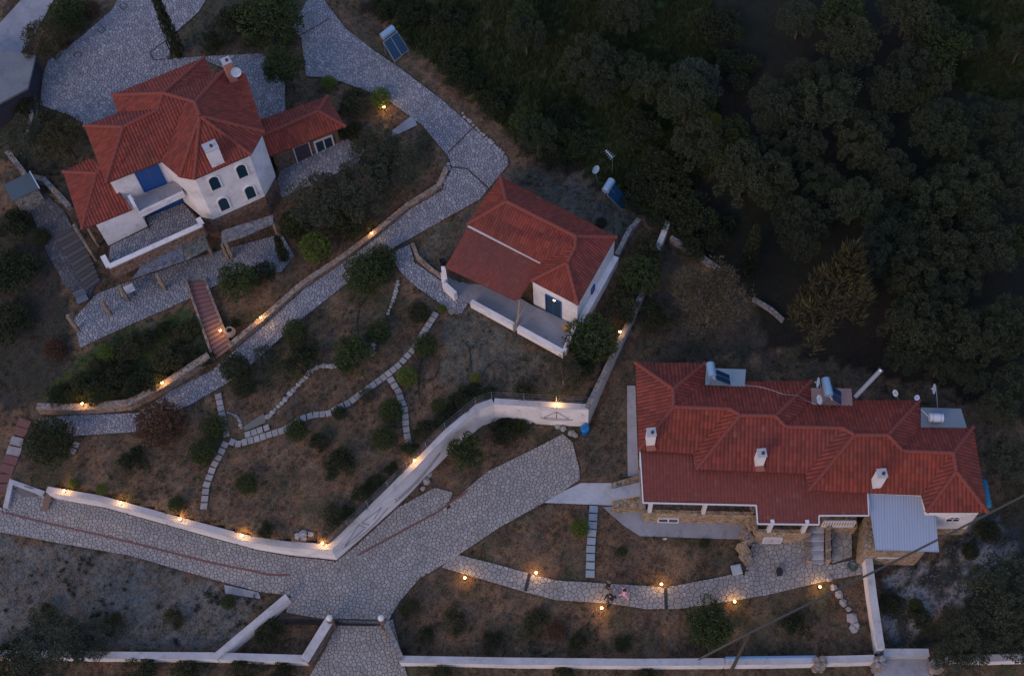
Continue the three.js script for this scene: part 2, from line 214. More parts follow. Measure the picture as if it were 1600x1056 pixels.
function pave(name, label, outline, size, tone = 'warm', single = 0, seed = 1, lift = 0, into = null, flat = null) {
  const H = flat ? () => flat.y : (x, z) => Hgt(x, z), off = flat ? flat.off : V3(0, 0, 0);
  const root = into || structure(name, label), poly = outline[0].isVector3 ? outline : polyG(outline), r = rng(seed), cols = PAVE[tone];
  let x0 = 1e9, x1 = -1e9, z0 = 1e9, z1 = -1e9; for (const p of poly) { x0 = Math.min(x0, p.x); x1 = Math.max(x1, p.x); z0 = Math.min(z0, p.z); z1 = Math.max(z1, p.z); }
  const bed = { p: [], i: [] }, bs = 0.7;
  for (let i = Math.floor(x0 / bs); i <= x1 / bs; i++) for (let j = Math.floor(z0 / bs); j <= z1 / bs; j++) { const c = clipToArea([[i * bs, j * bs], [i * bs + bs, j * bs], [i * bs + bs, j * bs + bs], [i * bs, j * bs + bs]], poly); if (!c || !inPoly(c.reduce((a, q) => a + q[0], 0) / c.length, c.reduce((a, q) => a + q[1], 0) / c.length, poly)) continue; const b = bed.p.length / 3; for (const q of c) bed.p.push(q[0], H(q[0], q[1]) + 0.045 + lift, q[1]); for (let k = 1; k < c.length - 1; k++) bed.i.push(b, b + k + 1, b + k); }
  mesh('mortar_bed', geo(bed.p, bed.i).translate(-off.x, -off.y, -off.z), paveMats[tone].bed ??= (tone === 'warm' ? M(0.125, 0.117, 0.113, 1) : M(0.085, 0.085, 0.095, 1)), root);
  const site = (i, j) => [(i + 0.5 + (hash2(i, j, seed) - 0.5) * 0.95) * size, (j + 0.5 + (hash2(i, j, seed + 50) - 0.5) * 0.95) * size], drop = (i, j) => hash2(i, j, seed + 90) > 0.76, stones = [];
  for (let i = Math.floor(x0 / size) - 1; i <= x1 / size + 1; i++) for (let j = Math.floor(z0 / size) - 1; j <= z1 / size + 1; j++) {
    const [cx, cz] = site(i, j); let c = [[cx - 2 * size, cz - 2 * size], [cx + 2 * size, cz - 2 * size], [cx + 2 * size, cz + 2 * size], [cx - 2 * size, cz + 2 * size]];
    if (drop(i, j)) continue;
    for (let a = -3; a <= 3; a++) for (let b = -3; b <= 3; b++) if ((a || b) && !drop(i + a, j + b)) { const [ox, oz] = site(i + a, j + b); c = clipHalf(c, (cx + ox) / 2, (cz + oz) / 2, cx - ox, cz - oz); }
    c = clipToArea(c, poly); if (!c || c.length < 3) continue; let mx = 0, mz = 0, A = 0; for (const q of c) { mx += q[0] / c.length; mz += q[1] / c.length; } if (!inPoly(mx, mz, poly)) continue;
    for (let k = 0; k < c.length; k++) { const a = c[k], b = c[(k + 1) % c.length]; A += a[0] * b[1] - b[0] * a[1]; } A = Math.abs(A / 2); if (A < 0.006) continue;
    stones.push({ c, mx, mz, A, t: r(), d: Math.hypot(mx - EYE.x, mz - EYE.z, EYE.y) });
  }
  stones.sort((a, b) => b.A / b.d / b.d - a.A / a.d / a.d);
  const build = (s, pos, idx, col) => { const n = s.c.length, h0 = H(s.mx, s.mz), dy = (s.t - 0.5) * 0.014, ins = Math.min(0.3, (tone === 'warm' ? 0.014 : 0.016) / Math.sqrt(s.A / 3.14)), b = pos.length / 3, cc = col && cols[Math.floor(s.t * cols.length * 0.999)], tw = 0.88 + 0.24 * hash2(Math.floor(s.mx * 91), Math.floor(s.mz * 91), 5);
    const ring = (k, y) => { for (const q of s.c) { const x = s.mx + (q[0] - s.mx) * k, z = s.mz + (q[1] - s.mz) * k; pos.push(x, H(x, z) + y + lift, z); if (col) col.push(cc[0] * tw, cc[1] * tw, cc[2] * tw); } };
    ring(1 - ins, 0.04); ring(1 - ins * 1.2, 0.075 + dy); ring(1 - ins * 2.3, 0.085 + dy);
    for (let l = 0; l < 2; l++) for (let k = 0; k < n; k++) { const p = b + l * n + k, q = b + l * n + (k + 1) % n; idx.push(p, q, q + n, p, q + n, p + n); } for (let k = 1; k < n - 1; k++) idx.push(b + 2 * n, b + 2 * n + k, b + 2 * n + k + 1); };
  const flip = idx => { for (let k = 0; k < idx.length; k += 3) { const t = idx[k + 1]; idx[k + 1] = idx[k + 2]; idx[k + 2] = t; } };
  const rest = { p: [], i: [], c: [] };
  stones.forEach((s, k) => { if (k < single) { const p = [], i = []; build(s, p, i); flip(i); const g = worldUV(geo(p, i)); mesh('paving_stone', g, paveMats[tone][Math.floor(s.t * cols.length * 0.999)], root); } else build(s, rest.p, rest.i, rest.c); });
  if (rest.p.length) { flip(rest.i); const g = geo(rest.p, rest.i, rest.c).toNonIndexed(); g.computeVertexNormals(); g.translate(-off.x, -off.y, -off.z); const o = mesh('paving_stones', g, paveMats.vc ??= new THREE.MeshStandardMaterial({ vertexColors: true, roughness: 0.85 }), root); o.userData.kind = 'stuff'; }
  return root;
}
function sheet(name, label, outline, mat, lift = 0.05) { // plain poured surface that follows the ground
  const poly = polyG(outline), p = [], ix = [], bs = 0.7; let x0 = 1e9, x1 = -1e9, z0 = 1e9, z1 = -1e9; for (const q of poly) { x0 = Math.min(x0, q.x); x1 = Math.max(x1, q.x); z0 = Math.min(z0, q.z); z1 = Math.max(z1, q.z); }
  for (let i = Math.floor(x0 / bs); i <= x1 / bs; i++) for (let j = Math.floor(z0 / bs); j <= z1 / bs; j++) { const c = clipToArea([[i * bs, j * bs], [i * bs + bs, j * bs], [i * bs + bs, j * bs + bs], [i * bs, j * bs + bs]], poly); if (!c || !inPoly(c.reduce((a, q) => a + q[0], 0) / c.length, c.reduce((a, q) => a + q[1], 0) / c.length, poly)) continue; const b = p.length / 3; for (const q of c) p.push(q[0], H(q[0], q[1]) + lift, q[1]); for (let k = 1; k < c.length - 1; k++) ix.push(b, b + k + 1, b + k); }
  const o = new THREE.Mesh(worldUV(geo(p, ix)), mat); o.receiveShadow = true; return structure(name, label, o);
}
const lowerDrive = [[12,752],[80,775],[162,794],[280,827],[400,860],[455,870],[526,877],[560,850],[622,793],[680,762],[708,770],[700,790],[760,738],[880,678],[895,692],[906,735],[906,750],[880,768],[850,786],[780,825],[700,878],[655,905],[625,940],[612,962],[640,1070],[470,1080],[510,1010],[528,972],[448,958],[445,930],[405,925],[330,905],[200,868],[0,832],[-40,822],[-40,790],[5,790]];
pave('driveway', 'lower crazy-paved driveway from the gate along the white retaining wall', lowerDrive, 0.2, 'warm', 300, 11);
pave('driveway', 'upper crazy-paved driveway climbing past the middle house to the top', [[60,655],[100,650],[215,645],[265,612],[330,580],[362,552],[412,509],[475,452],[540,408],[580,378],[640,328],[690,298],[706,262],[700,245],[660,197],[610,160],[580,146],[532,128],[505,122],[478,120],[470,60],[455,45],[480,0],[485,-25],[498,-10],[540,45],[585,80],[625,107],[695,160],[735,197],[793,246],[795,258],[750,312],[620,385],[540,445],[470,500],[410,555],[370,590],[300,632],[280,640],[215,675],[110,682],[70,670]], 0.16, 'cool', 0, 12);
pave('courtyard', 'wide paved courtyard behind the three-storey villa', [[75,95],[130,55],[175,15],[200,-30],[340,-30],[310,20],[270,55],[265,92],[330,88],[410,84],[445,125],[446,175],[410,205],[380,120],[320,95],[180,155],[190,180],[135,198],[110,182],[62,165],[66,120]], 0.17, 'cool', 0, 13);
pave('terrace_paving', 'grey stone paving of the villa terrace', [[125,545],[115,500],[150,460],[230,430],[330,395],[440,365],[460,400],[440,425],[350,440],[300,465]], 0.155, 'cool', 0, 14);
pave('side_path', 'dark stone-paved path on the slope left of the villa', [[35,300],[62,296],[100,330],[128,385],[152,440],[138,470],[104,450],[75,400]], 0.24, 'dim', 0, 21);
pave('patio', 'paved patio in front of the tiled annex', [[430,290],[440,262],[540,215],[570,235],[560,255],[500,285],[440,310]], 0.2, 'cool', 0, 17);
pave('footpath', 'pale crazy-paved footpath below the long stone house', [[708,865],[760,878],[827,896],[868,907],[950,912],[1040,918],[1110,905],[1165,893],[1175,850],[1195,845],[1290,845],[1300,882],[1345,872],[1352,897],[1300,906],[1200,930],[1140,940],[1060,952],[1010,952],[950,943],[868,938],[822,926],[690,887]], 0.25, 'warm', 300, 15);
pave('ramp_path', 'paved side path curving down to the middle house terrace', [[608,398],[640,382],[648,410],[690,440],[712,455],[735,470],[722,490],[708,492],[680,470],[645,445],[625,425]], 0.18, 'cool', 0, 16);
pave('forecourt', 'paved strip between the entrance stairs and the stone wall', [[1300,818],[1331,818],[1332,870],[1300,881]], 0.36, 'warm', 40, 18, 0.004);
sheet('concrete_path', 'smooth concrete path leading to the long house', [[850,786],[880,768],[908,755],[956,755],[957,790],[905,788]], MAT.paleConcrete);
sheet('concrete_apron', 'grey concrete apron around the long stone house', [[942,793],[1000,788],[1162,795],[1162,843],[1060,840],[1000,838],[975,822]], MAT.concrete);
sheet('side_walkway', 'narrow concrete walkway beside the long house', [[980,603],[993,603],[998,745],[981,745]], MAT.concrete);
sheet('link_path', 'short grey path joining the patio to the driveway', [[605,210],[645,180],[652,196],[612,215]], MAT.concrete);
sheet('lane', 'pale lane at the top left corner', [[-40,80],[60,-30],[100,-30],[50,60],[30,85],[-40,110]], MAT.concrete);
sheet('entrance_slab', 'grey concrete entrance by the stone gate posts', [[1372,1022],[1450,1022],[1460,1080],[1362,1080]], MAT.concrete);
// dark red brick bands and joints in the driveway
function band(label, pts, w, mat, lift = 0.1) { const p = [], ix = [], q = []; for (let i = 0; i < pts.length - 1; i++) { const a = G(...pts[i]), b = G(...pts[i + 1]), n = Math.max(2, Math.ceil(a.distanceTo(b) / 0.5)); for (let k = i ? 1 : 0; k <= n; k++) q.push(a.clone().lerp(b, k / n)); } q.forEach((c, i) => { const a = q[Math.max(0, i - 1)], b = q[Math.min(q.length - 1, i + 1)], dx = b.x - a.x, dz = b.z - a.z, l = Math.hypot(dx, dz); for (const s of [1, -1]) { const x = c.x + dz / l * w / 2 * s, z = c.z - dx / l * w / 2 * s; p.push(x, H(x, z) + lift, z); } if (i) { const k = i * 2; ix.push(k - 2, k - 1, k, k, k - 1, k + 1); } }); const o = new THREE.Mesh(worldUV(geo(p, ix)), mat); return structure('paving_band', label, o); }
band('thin red brick band running along the lower driveway on the left', [[0,799],[60,815],[150,835],[260,862],[330,880],[400,894],[420,899],[452,899]], 0.12, MAT.redPave);
band('thin red brick band in the right arm of the lower driveway', [[560,868],[620,835],[680,803],[730,768]], 0.13, MAT.redPave);
band('dark drain channel across the lower footpath near its left end', [[828,897],[821,924]], 0.2, MAT.darkMetal);
band('dark drain channel across the footpath beside the third lamp', [[1040,919],[1041,952]], 0.2, MAT.darkMetal);
band('dark joint across the driveway above the middle house', [[706,262],[730,265],[766,298]], 0.1, MAT.iron);
band('dark joint across the upper driveway beside its right bend', [[660,190],[735,200],[740,198]].slice(0, 1).concat([[700,240],[738,202]]).slice(1), 0.09, MAT.iron);
band('dark joint where the side path leaves the driveway', [[612,397],[638,380]], 0.1, MAT.iron);
band('dark joint across the driveway beside the courtyard planting', [[462,60],[515,30]], 0.08, MAT.iron);
band('dark pentagon outline in the courtyard paving by the cypress', [[268,58],[234,83],[240,95],[268,93]], 0.08, MAT.iron);
for (const [u, v, n] of [[122,87,'nearest the neighbour building'],[159,48,'in the middle of the row'],[193,11,'farthest up the courtyard']]) band('small dark square inlaid in the courtyard, ' + n, [[u - 7, v],[u - 1, v - 6],[u + 6, v - 1],[u, v + 6],[u - 7, v]], 0.06, MAT.iron);
sheet('concrete_pad', 'mossy grey concrete pad beside the garden path fork', [[379,668],[411,647],[416,654],[414,661],[383,674]], M(0.13, 0.135, 0.115), 0.06);
sheet('kerb_slab', 'pale slab strip where the gravel yard meets the driveway', [[350,914],[404,926],[407,936],[352,928]], MAT.concrete, 0.07);
// ---------------------------------------------------------------- masonry walls
function wallRun(name, label, foot, thick, mat, o = {}) { // foot: points on the ground at the face seen, each with its height
  const side = o.side ?? 1, P = foot.map(f => f.p), n = P.length, inn = P.map((p, i) => { const a = P[Math.max(0, i - 1)], b = P[Math.min(n - 1, i + 1)]; let n1 = null, n2 = null; const nrm = (s, t) => { const dx = t.x - s.x, dz = t.z - s.z, l = Math.hypot(dx, dz); return [dz / l * side, -dx / l * side]; }; if (i) n1 = nrm(a, p); if (i < n - 1) n2 = nrm(p, b); n1 ??= n2; n2 ??= n1; const k = thick / Math.max(0.4, 1 + n1[0] * n2[0] + n1[1] * n2[1]); return V3(p.x + (n1[0] + n2[0]) * k, p.y, p.z + (n1[1] + n2[1]) * k); });
  const root = thing(name, label, o.category || 'wall', P[0].clone().setY(P[0].y), o.group);
  const strip = (A, B, y0, y1) => { const pos = [], ix = []; for (let i = 0; i < n - 1; i++) { const q = [A[i], A[i + 1], B[i + 1], B[i]], yl = [y0(i), y0(i + 1), y0(i + 1), y0(i)], yh = [y1(i), y1(i + 1), y1(i + 1), y1(i)], b = pos.length / 3; for (let k = 0; k < 4; k++) pos.push(q[k].x, yl[k], q[k].z); for (let k = 0; k < 4; k++) pos.push(q[k].x, yh[k], q[k].z); for (let k = 0; k < 4; k++) { const l = (k + 1) % 4; ix.push(b + k, b + l, b + l + 4, b + k, b + l + 4, b + k + 4); } ix.push(b + 4, b + 5, b + 6, b + 4, b + 6, b + 7); } return rel(worldUV(geo(pos, ix)), root); };
  const top = i => P[i].y + foot[i].h;
  mesh('wall_body', strip(P, inn, i => P[i].y - 0.7, i => top(i)), mat, root);
  if (o.cap !== false) { const c = 0.035, ex = (A, B) => A.map((p, i) => { const d = p.clone().sub(B[i]).setY(0).normalize(); return p.clone().addScaledVector(d, c); }); mesh('coping', strip(ex(P, inn), ex(inn, P), i => top(i) + 0.002, i => top(i) + 0.07), o.capMat || MAT.coping, root); }
  root.userData.inner = undefined; delete root.userData.inner; return { root, P, inn, top };
}
const footG = l => l.map(([u, v, h]) => ({ p: G(u, v), h })), footL = l => l.map(([u, v, h]) => ({ p: lowG(u, v), h }));
const seg = (a, b) => chainPx.slice(a, b);
const wA = wallRun('retaining_wall', 'long white retaining wall with lamps along the lower driveway', footL(seg(0, 6)), 0.32, MAT.white, { side: 1 });
const wB = wallRun('retaining_wall', 'tall white retaining wall climbing beside the right arm of the driveway', footL(seg(5, 10)), 0.32, MAT.white, { side: 1 });
const wC = wallRun('retaining_wall', 'white retaining wall with the small sailing boat figure', footL(seg(9, 11)), 0.32, MAT.white, { side: 1 });
const wD = wallRun('boundary_wall', 'pale curving wall between the middle house and the long house', footL(seg(10, 15)), 0.26, MAT.coping, { side: 1, capMat: MAT.greyStone });
wallRun('boundary_wall', 'short pale wall piece half hidden by shrubs at the grove edge', footL([[1029,402,0.9],[1046,360,0.9]]), 0.3, MAT.coping, { side: 1 });
wallRun('boundary_wall', 'thin stone wall running from the pale corner to the bare tree', footL([[1046,380,0.6],[1085,402,0.5],[1122,428,0.5]]), 0.2, MAT.greyStone, { side: 1, capMat: MAT.greyStone });
wallRun('boundary_wall', 'faint low stone wall right of the bare tree', footL([[1175,471,0.3],[1202,487,0.3],[1222,505,0.3]]), 0.16, MAT.greyStone, { side: 1, capMat: MAT.greyStone });
wallRun('boundary_wall', 'low stone wall behind the right corner of the middle house', footG([[966,408,0.7],[985,370,0.7],[1000,352,0.6]]), 0.24, MAT.greyStone, { side: 1, capMat: MAT.greyStone });
wallRun('boundary_wall', 'white front boundary wall right of the gate', footL([[627,1041,1.0],[800,1044,1.0],[1000,1046,1.0],[1130,1045,1.0]]), 0.34, MAT.white, { side: 1 });
wallRun('boundary_wall', 'white front boundary wall with blue-topped coping', footL([[1131,1045,1.02],[1272,1043,1.02]]), 0.3, MAT.white, { side: 1 });
{ const w = wallRun('edge_board', 'thin blue board along the inside of the front wall', footL([[1131,1040,1.1],[1272,1038,1.1]]).map(f => ({ p: f.p.clone().add(V3(0, 0, -0.16)), h: f.h })), 0.1, M(0.1, 0.24, 0.42, 0.8), { side: 1, cap: false, category: 'board' }); }
wallRun('boundary_wall', 'short white front wall between the two rough stone pillars', footL([[1284,1042,1.0],[1362,1040,1.0]]), 0.34, MAT.white, { side: 1 });
wallRun('boundary_wall', 'white wall end at the bottom right beyond the stone posts', footL([[1478,1038,0.9],[1540,1039,0.9],[1640,1036,0.9]]), 0.34, MAT.white, { side: 1 });
wallRun('boundary_wall', 'white lower boundary wall left of the gate', footL([[-20,1031,0.9],[190,1034,0.9],[332,1035,0.9],[484,1040,1.0]]), 0.34, MAT.white, { side: 1 });
wallRun('boundary_wall', 'white diagonal wall left of the gate beside the gravel yard', footL([[339,1030,0.95],[451,936,0.95]]), 0.34, MAT.white, { side: -1 });
wallRun('gate_wing_wall', 'broad topped left wing wall of the driveway gate', footL([[487,1043,1.25],[526,980,1.25]]), 0.5, MAT.brownStone, { side: 1 });
wallRun('gate_wing_wall', 'slim right wing wall of the driveway gate', footL([[606,974,1.1],[634,1036,1.1]]), 0.22, MAT.greyStone, { side: -1, capMat: MAT.greyStone });
wallRun('garden_wall', 'white thick-topped wall beside the rocky plot on the right', footL([[1347,882,1.1],[1354,940,1.1],[1366,1022,1.1]]), 0.36, MAT.white, { side: 1 });
wallRun('drive_edge_wall', 'tan low wall with two lamps along the upper driveway bank', footG([[62,647,0.7],[135,648,0.7],[205,641,0.7],[262,612,0.7],[332,566,0.7]]), 0.4, MAT.sandWall, { side: 1, capMat: MAT.sandWall });
wallRun('drive_edge_wall', 'tan low wall along the upper driveway below the villa garden', footG([[362,549,0.5],[412,507,0.45],[475,450,0.35],[540,406,0.3],[580,376,0.3],[640,326,0.28],[688,296,0.25],[702,266,0.25]]), 0.3, MAT.sandWall, { side: 1, capMat: MAT.sandWall });
wallRun('kerb_wall', 'white corner kerb at the left end of the driveway', footL([[14,796,0.3],[22,760,0.3],[70,778,0.4]]), 0.26, MAT.coping, { side: 1 });
wallRun('kerb_wall', 'low tan kerb round the lawn left of the middle house', footG([[642,384,0.25],[650,405,0.25],[672,425,0.25],[694,440,0.25]]), 0.25, MAT.sandWall, { side: 1, cap: false });
wallRun('courtyard_wall', 'thin pale wall running down the slope west of the courtyard', footG([[28,125,0.6],[55,162,0.6],[52,185,0.6],[45,215,0.5]]), 0.2, MAT.greyStone, { side: 1, capMat: MAT.greyStone });
wallRun('slope_wall', 'pale stone wall on the slope left of the villa', footG([[14,248,0.7],[42,285,0.6],[70,290,0.5],[108,330,0.4]]), 0.3, MAT.greyStone, { side: 1, capMat: MAT.greyStone });

// sailing boat outlines of dark iron rods fixed to the walls
function boat(label, w, s0, s1, hh) {
  const a = w.P[s0], b = w.P[s1], d = b.clone().sub(a), L = d.length(); d.normalize(); const nrm = V3(-d.z, 0, d.x).normalize(); if (nrm.dot(EYE.clone().sub(a)) < 0) nrm.negate();
  return (pts, cx, k) => { const root = thing('boat_figure', label, 'wall figure', a.clone().addScaledVector(d, cx * L)); const at = ([x, y]) => root.position.clone().addScaledVector(d, x * k).add(V3(0, hh + y * k, 0)).addScaledVector(nrm, 0.05); for (const [name, ...line] of pts) { const g = []; for (let i = 0; i < line.length - 1; i++) g.push(rod(at(line[i]), at(line[i + 1]), 0.014, 0.014, 5)); mesh(name, rel(merge(g), root), MAT.iron, root); } return root; };
}
const boatLines = [['mast', [0, 0.2], [0, 1.25]], ['sail', [0, 1.25], [-0.85, 0.25], [0.05, 0.2]], ['sail', [0, 1.25], [0.85, 0.3], [0.05, 0.2]], ['hull', [-1.1, 0.28], [-0.8, 0.05], [-0.3, -0.05], [0.4, -0.03], [0.9, 0.1], [1.1, 0.25]]];
boat('small sailing boat of dark rods on the white wall under a lamp', wC, 0, 1, 0.75)(boatLines, 0.66, 0.95);
boat('large sailing boat of dark rods on the climbing white wall', wB, 0, 1, 0.9)([['mast', [0.2, 0], [-0.15, 1.3]], ['mast', [0.5, 0], [0.1, 1.2]], ['sail', [-0.15, 1.3], [-1.6, 0.1], [0.1, 0.1]], ['sail', [0.1, 1.2], [1.7, 0.9], [0.9, 0.2]], ['hull', [-1.8, 0.05], [-1.0, -0.35], [0.3, -0.5], [1.3, -0.35], [2.1, 0.1]]], 0.47, 0.95);
boat('long rod boat hull on the upper part of the climbing wall', wB, 1, 2, 0.7)([['hull', [-2.6, 0.15], [-1.4, -0.15], [0, -0.1], [1.2, 0.25], [2.0, 0.7]], ['hull', [-2.2, 0.3], [-1.0, 0.1], [0.5, 0.3], [1.9, 0.85]], ['mast', [-2.3, 0.1], [-2.5, 0.7]]], 0.45, 0.9);

// gate
function pillar(name, label, p, w, h, mat, ball) { const r = thing(name, label, 'gate post', p); mesh('shaft', worldUV(box(w, h + 0.6, w, 0, h / 2 - 0.3, 0)), mat, r); mesh('cap', worldUV(box(w + 0.06, 0.06, w + 0.06, 0, h + 0.032, 0)), mat, r); if (ball) mesh('ball', new THREE.SphereGeometry(0.2, 20, 14).translate(0, h + 0.25, 0), MAT.gutter, r); return r; }
pillar('gate_pillar', 'left gate pillar topped with a white ball', G(523, 980), 0.3, 1.75, MAT.brownStone, true);
pillar('gate_pillar', 'right gate pillar topped with a white ball', G(602, 980), 0.3, 1.75, MAT.brownStone, true);
{ const a = G(448, 974), b = G(598, 977), r = thing('sliding_gate', 'long dark metal sliding gate behind the ball-topped pillars', 'gate', a); const d = b.clone().sub(a), L = d.length(); d.setY(0).normalize(); const y = a.y, q = (s, h) => V3(a.x + d.x * s, y + h, a.z + d.z * s);
  mesh('frame', rel(merge([beam(q(0, 0.12), q(L, 0.12), 0.07), beam(q(0, 1.15), q(L, 1.15), 0.07), beam(q(0, 0.1), q(0, 1.18), 0.07), beam(q(L, 0.1), q(L, 1.18), 0.07), beam(q(L / 2, 0.1), q(L / 2, 1.18), 0.07)]), r), MAT.darkMetal, r);
  const bars = []; for (let s = 0.12; s < L; s += 0.12) bars.push(beam(q(s, 0.12), q(s, 1.15), 0.035)); mesh('bars', rel(merge(bars), r), MAT.darkMetal, r).userData.kind = 'stuff'; mesh('track', rel(beam(q(-0.2, 0.09), q(L, 0.09), 0.14, 0.03), r), MAT.darkMetal, r); }
function rockPillar(label, p, h, seed) { const r = thing('stone_pillar', label, 'pillar', p), rnd = rng(seed), mats = [MAT.rock, MAT.greyStone, MAT.sandWall]; for (let k = 0; k < Math.round(h / 0.22); k++) for (let q = 0; q < 4; q++) { const g = new THREE.DodecahedronGeometry(0.2, 0); g.scale(0.9 + rnd() * 0.5, 0.7, 0.9 + rnd() * 0.4); g.rotateY(rnd() * 6); g.translate((q % 2 - 0.5) * 0.32, 0.05 + k * 0.22, (q >> 1) * 0.32 - 0.16); mesh('stone', g, mats[Math.floor(rnd() * 3)], r); } }
rockPillar('rough stone pillar in the front wall, left of the two', G(1277, 1042), 1.25, 3);
rockPillar('rough stone pillar at the corner of the white side wall', G(1369, 1042), 1.3, 4);
rockPillar('rough stone pillar on the right side of the concrete entrance', G(1458, 1046), 1.25, 5);
wallRun('entrance_wall', 'pale sloping wall top behind the concrete entrance', footL([[1378,1030,0.7],[1448,1030,0.7]]), 0.4, MAT.coping, { side: 1 });

// wire fence on top of the climbing retaining wall
{ const r = thing('wire_fence', 'thin wire fence on top of the white retaining walls', 'fence', wB.inn[0].clone()); const line = [...wB.inn.map((p, i) => V3(p.x, wB.top(i) + 0.08, p.z)), V3(wC.inn[1].x, wC.top(1) + 0.08, wC.inn[1].z)]; const w = [];
  for (let i = 0; i < line.length - 1; i++) { const a = line[i], b = line[i + 1], n = Math.max(1, Math.round(a.distanceTo(b) / 1.9)); for (let k = 0; k < n; k++) { const p = a.clone().lerp(b, k / n); mesh('post', rel(rod(p, p.clone().add(V3(0, 1, 0)), 0.014, 0.014, 6), r), MAT.greyMetal, r); } for (const h of [0.3, 0.62, 0.95]) w.push(rod(a.clone().add(V3(0, h, 0)), b.clone().add(V3(0, h, 0)), 0.005, 0.005, 4)); }
  mesh('wires', rel(merge(w), r), MAT.greyMetal, r); }
// ---------------------------------------------------------------- tiled roofs
function roofFace(pts, o = {}) { // pts: corners in space, first two on the eave; rows of barrel tiles run down the fall line
  const w = o.w ?? 0.235, course = o.course ?? 0.36, amp = o.amp ?? 0.065, step = o.step ?? 0.022, sub = 4;
  const e = pts[1].clone().sub(pts[0]).setY(0).normalize(); let n = V3(-e.z, 0, e.x); const cen = pts.reduce((a, p) => a.add(p), V3(0, 0, 0)).divideScalar(pts.length); if (cen.clone().sub(pts[0]).dot(n) < 0) n.negate();
  const st = pts.map(p => { const d = p.clone().sub(pts[0]); return [d.dot(e), d.dot(n), p.y]; });
  const tris = THREE.ShapeUtils.triangulateShape(st.map(q => new THREE.Vector2(q[0], q[1])), []).map(t => t.map(k => st[k]));
  const hAt = (s, t) => { let best = -1e9, y = 0; for (const [a, b, c] of tris) { const D = (b[1] - c[1]) * (a[0] - c[0]) + (c[0] - b[0]) * (a[1] - c[1]); if (Math.abs(D) < 1e-9) continue; const l = ((b[1] - c[1]) * (s - c[0]) + (c[0] - b[0]) * (t - c[1])) / D, m = ((c[1] - a[1]) * (s - c[0]) + (a[0] - c[0]) * (t - c[1])) / D, k = 1 - l - m, q = Math.min(l, m, k); if (q > best) { best = q; y = l * a[2] + m * b[2] + k * c[2]; } } return y; };
  const span = s => { const x = []; for (let i = 0; i < st.length; i++) { const a = st[i], b = st[(i + 1) % st.length]; if ((a[0] <= s) !== (b[0] <= s)) x.push(a[1] + (b[1] - a[1]) * (s - a[0]) / (b[0] - a[0])); } x.sort((p, q) => p - q); if (x.length < 2) return null; let best = [x[0], x[1]]; for (let i = 2; i + 1 < x.length; i += 2) if (x[i + 1] - x[i] > best[1] - best[0]) best = [x[i], x[i + 1]]; return best; };
  const s0 = Math.min(...st.map(q => q[0])) + 1e-4, s1 = Math.max(...st.map(q => q[0])) - 1e-4, t0 = Math.min(...st.map(q => q[1])), t1 = Math.max(...st.map(q => q[1])), nc = Math.max(1, Math.round((s1 - s0) / w)) * sub, K = Math.ceil((t1 - t0) / course), pos = [], ix = [], col = [];
  const cols = []; for (let i = 0; i <= nc; i++) { const s = s0 + (s1 - s0) * i / nc; cols.push({ s, sp: span(s), r: amp * Math.abs(Math.sin(Math.PI * (i % sub) / sub)), j: Math.floor(i / sub) }); }
  for (let i = 0; i < nc; i++) { const A = cols[i], B = cols[i + 1]; if (!A.sp || !B.sp) continue; const lo = Math.floor((Math.min(A.sp[0], B.sp[0]) - t0) / course), hi = Math.ceil((Math.max(A.sp[1], B.sp[1]) - t0) / course);
    for (let k = Math.max(0, lo); k < Math.min(K, hi); k++) { const jit = (hash2(A.j, k, 7) - 0.5) * 0.02, ta = t0 + k * course, tb = ta + course + 0.02, cl = (c, t) => Math.max(c.sp[0], Math.min(c.sp[1], t)); const q = [[A, cl(A, ta), step + jit], [B, cl(B, ta), step + jit], [B, cl(B, tb), jit], [A, cl(A, tb), jit]]; if (q[3][1] - q[0][1] < 1e-3 && q[2][1] - q[1][1] < 1e-3) continue; const b = pos.length / 3, X = pts[0].x + e.x * A.s + n.x * ta, Z = pts[0].z + e.z * A.s + n.z * ta, old = clamp01((fbm(X * 0.5, Z * 0.5, 71) - 0.5) * 3), tv = (1 - (o.vary ?? 0.24) + 2 * (o.vary ?? 0.24) * hash2(A.j + 31, k, Math.floor(s1 * 7))) * (1 - 0.22 * old), lich = hash2(A.j, k, 99) > 0.965 ? 0.5 : 0;
      for (const [c, t, dy] of q) { col.push(tv, tv * (1 + 0.25 * old + lich), tv * (1 + 0.3 * old + lich)); const y = hAt(c.s, t) + c.r + dy; pos.push(pts[0].x + e.x * c.s + n.x * t, y, pts[0].z + e.z * c.s + n.z * t); } const up = e.x * n.z - e.z * n.x; up < 0 ? ix.push(b, b + 1, b + 2, b, b + 2, b + 3) : ix.push(b, b + 2, b + 1, b, b + 3, b + 2); } }
  // under-deck
  const b0 = pos.length / 3; for (const p of pts) { pos.push(p.x, p.y - 0.03, p.z); col.push(0.5, 0.5, 0.5); } for (const t of THREE.ShapeUtils.triangulateShape(st.map(q => new THREE.Vector2(q[0], q[1])), [])) ix.push(b0 + t[0], b0 + t[1], b0 + t[2]);
  return geo(pos, ix, col);
}
